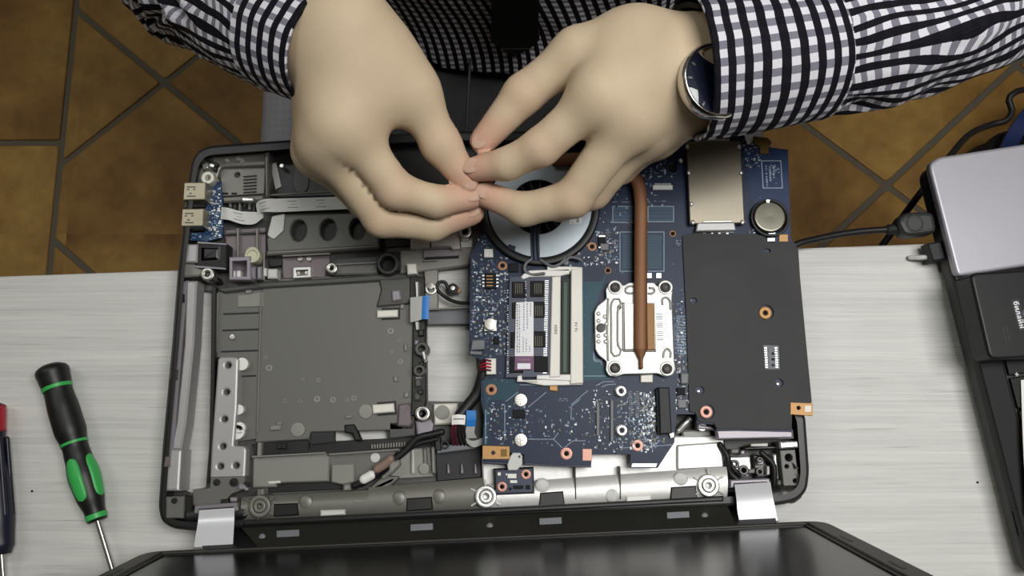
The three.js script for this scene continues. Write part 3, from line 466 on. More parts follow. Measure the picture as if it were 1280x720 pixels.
for (const [a, b, l] of [[[249, 638, 0.0245, 248, 650, 0.027, 245, 668, 0.028, 242.5, 686, 0.0285], [293, 635, 0.0245, 293, 648, 0.027, 292, 668, 0.028, 291, 685, 0.0285], 'flat white screen cable over the left hinge'], [[918, 606, 0.0235, 920, 620, 0.027, 922, 640, 0.029, 925, 657, 0.029], [963, 603, 0.0235, 965, 616, 0.027, 969, 636, 0.029, 973, 653, 0.029], 'flat white screen cable over the right hinge']]) {
  const t = thing('hinge_cable', l, 'cable', P(a[0], a[1], 0.02));
  part('cable_band', pstrip(a, b, 0.0006, 24), mat(0xdedee2, 0.3, 0.2), t); const n = a.length - 3;
  part('folded_edge', pstrip([a[n], a[n + 1] - 2, a[n + 2] + 0.0004, a[n], a[n + 1] + 2, a[n + 2] - 0.0002], [b[n], b[n + 1] - 2, b[n + 2] + 0.0004, b[n], b[n + 1] + 2, b[n + 2] - 0.0002], 0.0008, 4), M.rail, t);
}
// ---------------------------------------------------------------- main board and what is mounted on it
const BX0 = -0.04, BX1 = 0.19, BZ0 = -0.115, BZ1 = 0.115;
const flatUV = (g) => { const p = g.attributes.position, u = g.attributes.uv; for (let i = 0; i < p.count; i++) u.setXY(i, (p.getX(i) - BX0) / (BX1 - BX0), 1 - (p.getZ(i) - BZ0) / (BZ1 - BZ0)); return g; };
const CV = 2048, q = (x, y, h = HB) => { const p = P(x, y, h); return [(p.x - BX0) / (BX1 - BX0) * CV, (p.z - BZ0) / (BZ1 - BZ0) * CV]; };
function scribble(g, x, y, w, h, col, step = 1.1, fill = 0.55) {          // rows of print too small to read
  const [a, b] = q(x, y), [c, d] = q(x + w, y + h); g.fillStyle = col;
  for (let yy = b; yy < d; yy += step * 8) for (let xx = a; xx < c;) { const l = 3 + rnd() * 9; if (rnd() < fill) g.fillRect(xx, yy, Math.min(l, c - xx), 4); xx += l + 3; }
}
const printC = canvas(CV, CV, (g) => {
  g.fillStyle = '#14243f'; g.fillRect(0, 0, CV, CV);
  const poly = (a, c, line) => { g.beginPath(); for (let i = 0; i < a.length; i += 2) { const [x, y] = q(a[i], a[i + 1]); i ? g.lineTo(x, y) : g.moveTo(x, y); } if (line) { g.lineWidth = line; g.strokeStyle = c; g.stroke(); } else { g.closePath(); g.fillStyle = c; g.fill(); } };
  // copper pours under the solder mask
  poly([728, 338, 760, 338, 745, 380, 742, 440, 765, 474, 728, 476], '#0c4453'); poly([729, 336, 760, 336, 752, 352, 729, 352], '#10213e');
  poly([603, 474, 650, 474, 648, 490, 636, 500, 606, 500], '#0d3c4c'); poly([606, 500, 612, 500, 610, 556, 606, 556], '#0d3c4c'); poly([838, 168, 873, 166, 873, 176, 838, 178], '#135463');
  poly([770, 300, 840, 300, 845, 350, 770, 345], '#132845'); poly([930, 182, 985, 188, 988, 300, 940, 250], '#112a50');
  for (const [x0, y0, x1, y1] of [[766, 258, 793, 278], [810, 258, 842, 277]]) { poly([x0, y0, x1, y0, x1, y1, x0, y1], '#22384f'); for (let i = 0; i < 4; i++) poly([x0 + 1, y0 + 3 + i * 4.5, x1 - 1, y0 + 3 + i * 4.5], '#304b63', 6); poly([x0, y0, x1, y0, x1, y1, x0, y1, x0, y0], '#a9bccb', 3); }
  poly([778, 293, 827, 293, 827, 336, 778, 336], '#25405a'); for (let i = 0; i < 24; i++) poly([779, 294.5 + i * 1.7, 826, 294.5 + i * 1.7], i % 2 ? '#2e4d60' : '#1f384d', 5);
  poly([775, 290, 830, 290, 830, 339, 775, 339, 775, 290], '#93aebf', 4);
  for (let i = 0; i < 520; i++) {                                        // fine tracks
    const x = rr(590, 985), y = rr(175, 580), l = rr(3, 22), a = Math.floor(rnd() * 4) * Math.PI / 4; g.globalAlpha = rr(0.12, 0.5);
    poly([x, y, x + Math.cos(a) * l, y + Math.sin(a) * l, x + Math.cos(a) * l + rr(-6, 6), y + Math.sin(a) * l + rr(0, 8)], rnd() > 0.3 ? '#25476c' : '#0c1f40', rr(2, 4));
  }
  g.globalAlpha = 0.7;
  const zones = [[588, 320, 45, 125, 190], [604, 500, 60, 55, 60], [745, 285, 28, 40, 70], [770, 490, 60, 70, 260], [845, 372, 14, 110, 70], [800, 188, 40, 70, 45], [700, 300, 50, 30, 40], [930, 172, 20, 35, 35], [640, 505, 120, 50, 45], [600, 292, 16, 20, 12]];
  for (const [x, y, w, h, n] of zones) for (let i = 0; i < n; i++) { const [a, b] = q(x + rnd() * w, y + rnd() * h); g.fillStyle = ['#c9d3da', '#8fa3b4', '#e4e9ee', '#5d7fa0', '#b8a67a'][Math.floor(rnd() * 5)]; const s = rr(3, 9); rnd() > 0.5 ? g.fillRect(a, b, s * 1.6, s) : g.fillRect(a, b, s, s * 1.6); }
  g.globalAlpha = 0.85; const W = '#9fb0c2';
  for (const a of [[607, 512, 607, 555], [632, 502, 648, 490], [631, 506, 631, 550], [660, 509, 683, 490], [714, 525, 714, 508, 724, 500], [714, 506, 735, 488], [745, 482, 755, 477, 768, 477], [752, 484, 758, 481, 770, 480], [660, 549, 692, 549, 703, 560], [705, 560, 716, 551, 732, 551], [692, 549, 698, 541], [802, 549, 810, 549, 820, 560], [742, 440, 744, 452, 752, 452], [750, 403, 743, 404], [730, 470, 758, 470], [650, 481, 690, 481], [742, 416, 742, 450, 752, 450, 752, 456], [778, 560, 840, 556]]) poly(a, W, 4);
  poly([952, 201, 976, 201, 978, 235, 954, 235, 952, 201], '#c5d2dc', 4);
  scribble(g, 963, 206, 12, 12, '#c5d2dc', 1, 0.6); for (let i = 0; i < 3; i++) { const [a, b] = q(956.5 + i * 4.5, 207); g.fillStyle = '#c5d2dc'; for (let k = 0; k < 26 - i * 5; k++) if (rnd() > 0.3) g.fillRect(a, b + k * 4.4, 9, 3); }
  scribble(g, 803, 196, 26, 3, W, 0.9); scribble(g, 806, 214, 28, 2, W, 1); scribble(g, 766, 252, 20, 2, W); scribble(g, 812, 251, 24, 2, W); scribble(g, 845, 300, 7, 8, W); scribble(g, 696, 498, 14, 4, W); scribble(g, 636, 393, 9, 2, W); scribble(g, 842, 395, 14, 46, '#9fb0c0', 0.9, 0.8);
  for (let i = 0; i < 14; i++) poly([846, 395 + i * 3.6, 858, 395.5 + i * 3.6], '#93a7bb', 4);
  g.globalAlpha = 1;
  for (let i = 0; i < 260; i++) { const [a, b] = q(rr(595, 985), rr(170, 580)); g.fillStyle = rnd() > 0.5 ? '#7f97ae' : '#0a1830'; g.beginPath(); g.arc(a, b, rr(1.5, 3.2), 0, 7); g.fill(); }
});
const printT = new THREE.CanvasTexture(printC); printT.colorSpace = THREE.SRGBColorSpace; printT.anisotropy = 8;
M.board = mat(0xffffff, 0.42, 0, { map: printT, specularIntensity: 0.5 });
M.boardEdge = mat(0x0e1b36, 0.4);
const board = thing('motherboard', 'blue main circuit board lying in the opened laptop', 'circuit board', P(760, 420, HB - 0.0015));
const HC = HB + 0.0005;
{
  const Bq = (name, a, h1, h0, m, opt, label, parent = board) => part(name, slab(a, h1, h0, opt), m, parent, label);
  const arc = []; for (let i = 0; i <= 14; i++) { const a = Math.PI * (0.86 - 0.78 * i / 14); arc.push(675 + Math.cos(a) * 74, 257 + Math.sin(a) * 74); }
  const out = [588, 318, 600, 297, 606, 289, 611, 292, ...arc, 750, 240, 752, 214, 803, 194, 838, 193, 838, 165, 873, 164, 930, 167, 934, 180, 985, 187, 989, 300, 995, 305, 1010, 505, 990, 506, 990, 540, 896, 538, 893, 531, 871, 529, 870, 518, 846, 518, 843, 553, 822, 585, 788, 585, 788, 568, 740, 568, 739, 582, 708, 582, 660, 579, 655, 578, 655, 568, 637, 566, 637, 578, 603, 576, 603, 556, 605, 520, 601, 500, 601, 450, 586, 443];
  const holes = [[628, 332, 2.6], [614, 487, 2.6], [740, 308, 2.6], [760, 338, 2.3], [708, 567, 2.6], [797, 557, 2.6], [841, 292, 2.8], [841, 210, 6]];
  const g = solid(px(out, HB), HB, HB - 0.0015, { bev: 0.0001, holes: holes.map(([x, y, r]) => circlePath(x, y, HB, r * 0.00047)) });
  part('board', flatUV(g), M.board, board, 'blue circuit board with fine white print');
  Bq('board_edge_strip', [655, 578, 739, 581, 739, 584.5, 710, 584, 655, 581], HB - 0.0004, HB - 0.006, M.boardEdge); Bq('board_edge_strip', [790, 579, 822, 579, 820, 584, 789, 584], HB + 0.0002, HB - 0.0004, M.bright); Bq('board_edge_strip', [603, 575, 637, 576, 637, 581, 604, 580], HB - 0.002, HB - 0.006, M.boardEdge);
  for (const [x, y, r, k] of [[628, 332, 6.2, 0], [614, 487, 7.2, 0], [740, 308, 6, 0], [760, 338, 4.3, 0], [708, 567, 7.5, 1], [797, 557, 7.2, 1], [841, 292, 4.2, 0], [957, 391, 8, 2], [883, 515, 8.2, 3]]) {
    const h = k > 1 ? HB + 0.0016 : HB + 0.0003; part('screw_ring', ring(x, y, h, HB - 0.0004, r * 0.00046, 0.00125), k === 2 ? M.goldPad : k ? M.copperPad : M.copperRing, board, k > 1 ? 'copper screw ring showing through the black sheet' : 'copper-lined screw hole');
    part('screw_hole', disc(x, y, h - 0.0002, HB - 0.002, 0.00126, 16), M.hole, board);
  }
  part('locating_ring', ring(841, 210, HB + 0.0003, HB - 0.0005, 0.0037, 0.0028), M.boardEdge, board);
  // gold tabs
  Bq('gold_tab', [603, 557, 637, 558, 637, 574, 603, 574], HB + 0.0006, HB - 0.0012, M.goldPad, { bev: 0.0002, holes: [circlePath(616.5, 566, HB, 0.0011)] }, 'gold-coloured tab'); Bq('tab_window', [626, 561.5, 633.5, 561.5, 633.5, 570.5, 626, 570.5], HB + 0.0008, HB, M.goldDark, { bev: 0.0001 });
  Bq('gold_tab', [728, 561, 740, 561, 740, 576, 728, 576], HB + 0.0006, HB - 0.001, M.copperPad, { bev: 0.0002 });
  Bq('gold_tab', [988, 503, 1016, 504, 1016, 520, 988, 518], HB + 0.0018, HB + 0.0004, M.goldPad, { bev: 0.0002, holes: [circlePath(997, 510, HB, 0.0011)] }, 'gold-coloured tab at the sheet corner'); Bq('tab_window', [1006, 507, 1014, 507, 1014, 515, 1006, 515], HB + 0.002, HB + 0.001, M.ivory, { bev: 0.0001 });
  Bq('gold_tab', [974, 293, 985, 293, 985, 302, 974, 302], HB + 0.0006, HB, M.goldPad, { bev: 0.0001 }); Bq('gold_tab', [942, 170, 960, 172, 965, 178, 961, 184, 961, 192, 950, 192, 950, 184, 941, 178], HB + 0.0009, HB - 0.0008, M.goldDark, { bev: 0.0002 });
  Bq('small_bracket', [638, 570, 641, 566, 650, 566, 653, 570, 653, 581, 646, 588, 635, 588, 634, 581], HB + 0.0006, HB - 0.003, M.offWhite, { bev: 0.0005, holes: [circlePath(641, 571, HB, 0.0006), circlePath(649, 571, HB, 0.0006)] }, 'pale metal bracket');
  // standoffs
  for (const [x, y, t] of [[651, 500, 0], [651, 550, 0], [776, 489, 1], [777, 538, 1]]) {
    const c = P(x, y, HB + 0.002);
    if (t) part('standoff', [ringAt(c, HB + 0.0035, HB, 0.0032, 0.0012, 20), ringAt(c, HB + 0.001, HB, 0.0036, 0.001, 20)], M.bright, board, 'bright ringed standoff');
    else part('standoff', [disc(x, y, HB + 0.0012, HB, 0.0036), box(c.clone().setY(HB + 0.0012), 0.0055, 0.0007, 0.0009, 0.0002, 0.1), box(c.clone().setY(HB + 0.0012), 0.0009, 0.0007, 0.0055, 0.0002, 0.1)], M.steel, board, 'silver standoff with a cross slot');
  }
  // black insulating sheet with openings
  const sh = [853, 294, 870, 291, 955, 294, 961, 303, 992, 303, 998, 312, 1000, 345, 1007, 420, 1015, 504, 989, 505, 990, 537, 896, 536, 893, 529, 873, 527, 870, 516, 862, 515, 858, 400];
  const sg = solid(px(sh, HB + 0.0012), HB + 0.0012, HB + 0.0006, { r: 0.0012, bev: 0.0001, holes: [circlePath(957, 391, HB, 0.0044), circlePath(883, 515, HB, 0.0044), circlePath(958, 314, HB, 0.0022, 0.0013), circlePath(866, 376, HB, 0.0022, 0.0016), circlePath(874, 488, HB, 0.0026, 0.0022), circlePath(973, 479, HB, 0.0024), px([953, 431, 974, 432, 975, 462, 956, 462], HB)] });
  part('insulating_sheet', sg, M.sheet, board, 'black plastic insulating sheet');
  Bq('sheet_window', [952, 430, 975, 431, 976, 463, 955, 463], HB + 0.0007, HB + 0.0003, M.boardEdge); for (const x of [957, 970]) for (let i = 0; i < 9; i++) Bq('pin', rect(x - 1.5 + i * 0.15, 434 + i * 3, x + 1.5 + i * 0.15, 435.6 + i * 3), HB + 0.0011, HB + 0.0006, M.tin, { bev: 0 });
  for (let i = 0; i < 6; i++) Bq('small_chip', rect(961 + (i % 2) * 4, 437 + i * 3.6, 964 + (i % 2) * 4, 439.6 + i * 3.6), HB + 0.0011, HB + 0.0006, i % 2 ? M.chip : M.grey, { bev: 0 });
  for (const [x, y] of [[873, 489], [972, 480]]) part('small_chip', box(P(x, y, HB + 0.0006), 0.0015, 0.0008, 0.0012), M.tin, board);
  Bq('board_socket_edge', [896, 538, 990, 536, 991, 547, 898, 549], HB - 0.0008, HB - 0.007, M.rail, { bev: 0.0006 });
  // card cage
  Bq('card_cage', [858, 177, 926, 176, 931, 274, 933, 279, 862, 280], HB + 0.005, HB, M.cage, { r: 0.0006, bev: 0.0006, seg: 2 }, 'flat dull metal card cage');
  for (const [x, y] of [[859.5, 184], [861, 216], [864, 255], [866, 278], [924, 184], [926, 216], [928, 278], [851, 201]]) part('solder_joint', (() => { const c = P(x, y, HB + 0.005), s = new THREE.SphereGeometry(0.0013, 10, 8); s.scale(1, 0.7, 1.2); s.translate(c.x, c.y, c.z); return s; })(), M.bright, board);
  Bq('cage_lip', [872, 174, 912, 173.5, 912, 176, 872, 176.5], HB + 0.0045, HB + 0.002, M.bright, { bev: 0.0003 });
  Bq('card_connector', [872, 277, 918, 276, 920, 288, 870, 289], HB + 0.0048, HB, M.zinc, { bev: 0.0006 }); Bq('cage_lip', [878, 276, 916, 275.5, 916, 278, 878, 278.5], HB + 0.0054, HB + 0.003, M.bright, { bev: 0.0004 });
  for (let i = 0; i < 22; i++) Bq('pin', rect(872 + i * 2.1, 286, 873.2 + i * 2.1, 290.5), HB + 0.0012, HB, M.tin, { bev: 0 });
  for (const x of [880, 890, 899, 909]) part('small_chip', box(P(x, 292, HC), 0.0018, 0.001, 0.001), M.tin, board);
  Bq('metal_clip', [842, 166, 872, 164, 873, 168, 843, 170], HB + 0.003, HB, M.bright, { bev: 0.0004 }); part('metal_clip', box(P(841, 178, HB + 0.001), 0.0018, 0.002, 0.004, 0.0004), M.bright, board);
  // coin cell
  part('coin_cell_holder', ring(963, 272, HB + 0.0032, HB, 0.0114, 0.0098), M.charcoal, board);
  const cc = P(962.5, 270.5, HB + 0.0042); part('coin_cell', new THREE.LatheGeometry([[0, 0], [0.0092, 0], [0.0098, 0.0006], [0.0099, 0.0022], [0.0094, 0.0029], [0.0082, 0.0031], [0, 0.003]].map((p) => new THREE.Vector2(...p)), 40).translate(cc.x, HB + 0.0012, cc.z), mat(0x5f5e54, 0.24, 0.9), board, 'round metal coin cell');
  Bq('cell_spring', [957, 249, 963, 249, 962, 254, 958, 254], HB + 0.0048, HB + 0.002, M.bright); Bq('cell_spring', [960, 288, 970, 288, 970, 293, 960, 293], HB + 0.003, HB + 0.0005, M.bright, { bev: 0.0004 }); Bq('small_chip', [959, 297, 969, 297, 969, 302, 959, 302], HB + 0.0018, HB, M.tin, { bev: 0.0003 });
  // sockets and larger parts
  Bq('edge_socket', [823, 484, 837, 484, 840, 542, 825, 543], HB + 0.0062, HB, M.charcoal, { bev: 0.0007 }, 'dark slot connector'); Bq('socket_groove', [820, 486, 823.5, 486, 825.5, 543, 822, 543], HB + 0.0036, HB, M.black); Bq('socket_foot', [836, 541, 843, 540, 843, 547, 838, 548], HB + 0.002, HB, M.bright, { bev: 0.0004 });
  for (const x of [786, 794.5]) for (let i = 0; i < 12; i++) Bq('pin', rect(x, 489 + i * 2.7, x + 4.4, 490.2 + i * 2.7), HB + 0.0007, HB, M.grey, { bev: 0 });
  for (const [x, y0, y1] of [[745.5, 503, 545], [763, 500, 552]]) Bq('pin_strip', rect(x, y0, x + 4, y1), HB + 0.0016, HB, M.grey, { bev: 0.0003 });
  Bq('ribbon_socket', [816, 231, 841, 231, 841, 237, 816, 237], HB + 0.002, HB, M.offWhite, { bev: 0.0004 }); for (let i = 0; i < 10; i++) Bq('pin', rect(818.5 + i * 2.1, 229, 819.5 + i * 2.1, 231), HB + 0.0007, HB, M.tin, { bev: 0 });
  Bq('white_block', [605, 311, 616, 311, 616.5, 321.5, 605, 321.5], HB + 0.0026, HB, M.white, { bev: 0.0004 }, 'white square component');
  Bq('chip', [606, 341, 620, 341, 620, 361, 606, 361], HB + 0.0018, HB, M.chip, { bev: 0.0003 }, 'black memory chip with pins'); for (let i = 0; i < 4; i++) Bq('chip_mark', rect(608, 344.5 + i * 4, 616, 345.6 + i * 4), HB + 0.00195, HB + 0.0016, M.goldPad, { bev: 0 });
  for (let i = 0; i < 4; i++) for (const x of [603, 620.5]) Bq('pin', rect(x, 343.5 + i * 4.4, x + 2.6, 345.3 + i * 4.4), HB + 0.0006, HB, M.tin, { bev: 0 });
  part('capacitor', [disc(613, 405, HB + 0.0045, HB, 0.0034), box(P(613, 407, HB + 0.0006), 0.0072, 0.0012, 0.0068, 0.0004)], M.steel, board, 'round silver capacitor');
  Bq('coil', [590, 425, 606, 424, 606, 437, 588, 438], HB + 0.0042, HB, M.grey, { r: 0.0008, bev: 0.0008, seg: 2 }, 'grey square coil'); Bq('coil', [587, 438, 603, 439, 602, 444, 587, 443], HB + 0.002, HB, M.grey, { bev: 0.0005 });
  Bq('chip', [617, 421, 624, 421, 624, 430, 617, 430], HB + 0.0016, HB, M.chip); Bq('chip', [636, 329, 648, 329, 648, 340, 636, 340], HB + 0.0014, HB, M.chip); Bq('chip', [808, 341, 815, 341, 815, 348, 808, 348], HB + 0.001, HB, M.tin); Bq('chip', [820, 341, 827, 341, 827, 348, 820, 348], HB + 0.001, HB, M.tin);
  Bq('wire_socket', [607, 448, 620, 448, 620, 468, 608, 468], HB + 0.0042, HB, M.ivory, { bev: 0.0004 }, 'white power socket'); for (let i = 0; i < 4; i++) part('wire', tube([613, 451 + i * 4, HB + 0.0048, 607, 450 + i * 4, HB + 0.005, 601, 453 + i * 3.5, HB + 0.002], 0.0006, 10, 6), i % 3 ? M.red : M.maroon, board);
  Bq('chip', [748, 296, 757, 296, 757, 308, 748, 308], HB + 0.0016, HB, M.chip); for (const y of [294, 308]) Bq('chip', rect(748, y, 757, y + 2.4), HB + 0.0018, HB, M.tin, { bev: 0.0002 }); Bq('coil', [748, 304, 759, 304, 759, 313, 748, 313].map((v, i) => v + (i % 2 ? 0 : 2)), HB + 0.002, HB, M.grey, { bev: 0.0005 });
  Bq('white_block', [801, 469, 816, 468, 816, 478, 801, 478], HB + 0.0022, HB, M.ivory, { bev: 0.0004 }); Bq('coil', [851, 466, 861, 466, 861, 480, 851, 480], HB + 0.0032, HB, M.grey, { bev: 0.0006 }); Bq('chip', [687, 480, 697, 479, 697, 489, 687, 488], HB + 0.0014, HB, M.goldPad, { bev: 0.0003 });
  Bq('chip', [641, 512, 656, 512, 656, 523, 641, 523], HB + 0.001, HB, M.chip); Bq('chip', [846, 485, 856, 484, 857, 494, 847, 495], HB + 0.0018, HB, M.chip); Bq('chip', [847, 499, 858, 499, 858, 510, 848, 510], HB + 0.0014, HB, M.grey, { bev: 0.0003 });
  // the swarm of soldered parts too small to tell apart
  const small = [], col = ['#9aa3aa', '#7b848c', '#4d4a46', '#15161a', '#bcc2c6', '#5d6066'];
  const sow = (x0, y0, x1, y1, n, avoid = []) => { for (let i = 0; i < n; i++) { const x = rr(x0, x1), y = rr(y0, y1); if (avoid.some(([a, b, c, d]) => x > a && x < c && y > b && y < d)) continue; const p = P(x, y, HB), a = rnd() > 0.5, l = rr(0.0007, 0.0016), w = l * rr(0.45, 0.65), h = rr(0.0005, 0.001); const g = new THREE.BoxGeometry(a ? l : w, h, a ? w : l); g.translate(p.x, HB + h / 2, p.z); small.push(tint(g, col[Math.floor(rnd() * 6)])); } };
  sow(590, 322, 633, 440, 210, [[603, 308, 623, 363], [622, 325, 634, 340], [606, 396, 622, 416], [588, 420, 608, 445]]);
  sow(596, 298, 612, 320, 14); sow(610, 505, 660, 555, 45, [[640, 490, 662, 560]]); sow(745, 284, 774, 332, 50); sow(742, 485, 822, 565, 190, [[768, 480, 786, 548], [784, 486, 802, 524]]); sow(800, 490, 820, 545, 110); sow(844, 470, 861, 515, 45); sow(700, 318, 745, 333, 26); sow(844, 375, 858, 465, 26); sow(803, 196, 836, 225, 26); sow(928, 175, 950, 210, 30); sow(745, 210, 790, 285, 40); sow(662, 510, 740, 560, 30); sow(936, 262, 943, 300, 6); sow(630, 340, 636, 470, 18);
  const sm = part('soldered_components', small, mat(0xffffff, 0.4, 0.3, { vertexColors: true }), board, 'scattering of tiny soldered components'); sm.userData.kind = 'stuff';
  // memory slots
  const slot = (a, label) => Bq('memory_slot', a, HB + 0.0052, HB, M.ivory, { bev: 0.0005 }, label);
  const s1 = slot([690, 346, 701, 345, 700, 471, 687, 472], 'white plastic memory slot holding the module'), s2 = slot([714, 336, 728, 335, 729, 479, 713, 480], 'white plastic empty memory slot');
  Bq('slot_strip', [702, 348, 713, 347, 712, 470, 700, 471], HB + 0.0022, HB, M.charcoal, {}, 'dark contact strip between the slots'); Bq('slot_contacts', [704, 352, 710, 352, 709, 466, 703, 466], HB + 0.0028, HB + 0.001, mat(0x2d4a3c, 0.5), {});
  for (const [a, m] of [[[655, 342, 662, 338, 712, 336, 712, 342, 700, 345, 662, 346, 654, 349, 651, 346], 0], [[684, 333, 712, 333, 728, 334, 728, 339, 684, 339], 0], [[671, 469, 712, 468, 728, 470, 728, 477, 671, 474], 0], [[658, 475, 728, 473, 728, 481, 680, 482, 658, 478], 0], [[647, 470, 652, 469, 653, 475, 672, 476, 672, 478, 646, 477], 0]]) Bq('slot_arm', a, HB + 0.0044 - (a[1] > 474 ? 0.001 : 0), HB, M.white, { bev: 0.0004 });
  const letters = (s, x, y, parent) => { const c = canvas(256, 64, (g) => { g.fillStyle = '#e9e6dc'; g.fillRect(0, 0, 256, 64); g.fillStyle = '#4a4a45'; g.font = 'bold 56px sans-serif'; g.textAlign = 'center'; g.textBaseline = 'middle'; g.fillText(s, 128, 34, 240); }); const p = P(x, y, HB + 0.0053), g = new THREE.BoxGeometry(0.0105, 0.0001, 0.0026); const u = g.attributes.uv; g.rotateY(Math.PI / 2); g.translate(p.x, p.y, p.z); part('slot_lettering', g, mat(0xffffff, 0.45, 0, { map: tex(c) }), parent); };
  letters('H804', 694.5, 412, s1); letters('16-14', 720, 409, s2);
}
// --- memory module
{
  const t = thing('memory_module', 'dark memory module with a white and purple label', 'memory module', P(660, 410, HB + 0.002));
  const h = HB + 0.0036, m = mat(0x152040, 0.4);
  part('module_board', slab([637, 346, 690, 345, 687, 471, 632, 472], h, h - 0.001, { bev: 0.0001 }), m, t);
  for (const [x, y] of [[640, 352], [663, 351], [640, 378], [664, 377], [638, 415], [665, 414], [637, 446], [668, 445]]) part('memory_chip', slab(rect(x, y, x + 17, y + 20), h + 0.0009, h, { bev: 0.0003 }), M.chip, t);
  for (const [x, y] of [[644, 354], [668, 354], [669, 382], [669, 420]]) for (let i = 0; i < 4; i++) part('chip_mark', slab(rect(x + i * 2.6, y, x + 1 + i * 2.6, y + 13), h + 0.00105, h + 0.0008, { bev: 0 }), mat(0x5c5546, 0.5), t);
  const small = []; for (let i = 0; i < 44; i++) { const p = P(rnd() > 0.5 ? 657 + rr(-1, 1) - i * 0.05 : 634.5, 350 + i * 2.7, h); small.push(box(V(p.x, h + 0.0004, p.z), 0.0008, 0.0008, 0.0006)); } for (let i = 0; i < 50; i++) { const p = P(683.5 - i * 0.05, 351 + i * 2.35, h); small.push(box(V(p.x, h + 0.0001, p.z), 0.0022, 0.0003, 0.00055, 0.0001)); }
  part('module_components', small, M.tin, t).userData.kind = 'stuff';
  const lc = canvas(256, 768, (g) => {
    g.fillStyle = '#e6e6ea'; g.fillRect(0, 0, 256, 768); g.fillStyle = '#5a1f50'; g.fillRect(0, 610, 256, 158); g.fillStyle = '#e6e6ea'; g.fillRect(40, 690, 170, 62); g.fillStyle = '#34343c';
    for (const [x, a, b] of [[30, 30, 580], [60, 30, 580], [120, 20, 330], [165, 20, 300], [210, 20, 150], [110, 400, 570], [150, 420, 560], [195, 500, 560]]) for (let y = a; y < b;) { const l = 8 + rnd() * 22; g.fillRect(x, y, x < 40 ? 16 : 12, l * 0.7); y += l + 5; }
    g.fillStyle = '#8c5c80'; for (let i = 0; i < 6; i++) g.fillRect(60 + i * 24, 640, 14, 18);
  });
  const g = slab([645, 378, 667, 377, 667, 462, 643, 463], h + 0.0014, h + 0.0008, { r: 0.0008, bev: 0.0001 }), p0 = P(643, 463, h + 0.0014), p1 = P(667, 377, h + 0.0014), p = g.attributes.position, u = g.attributes.uv;
  for (let i = 0; i < p.count; i++) u.setXY(i, (p.getX(i) - p0.x) / (p1.x - p0.x), 1 - (p.getZ(i) - p1.z) / (p0.z - p1.z));
  part('module_label', g, mat(0xffffff, 0.4, 0, { map: tex(lc) }), t, 'white and purple printed label');
}
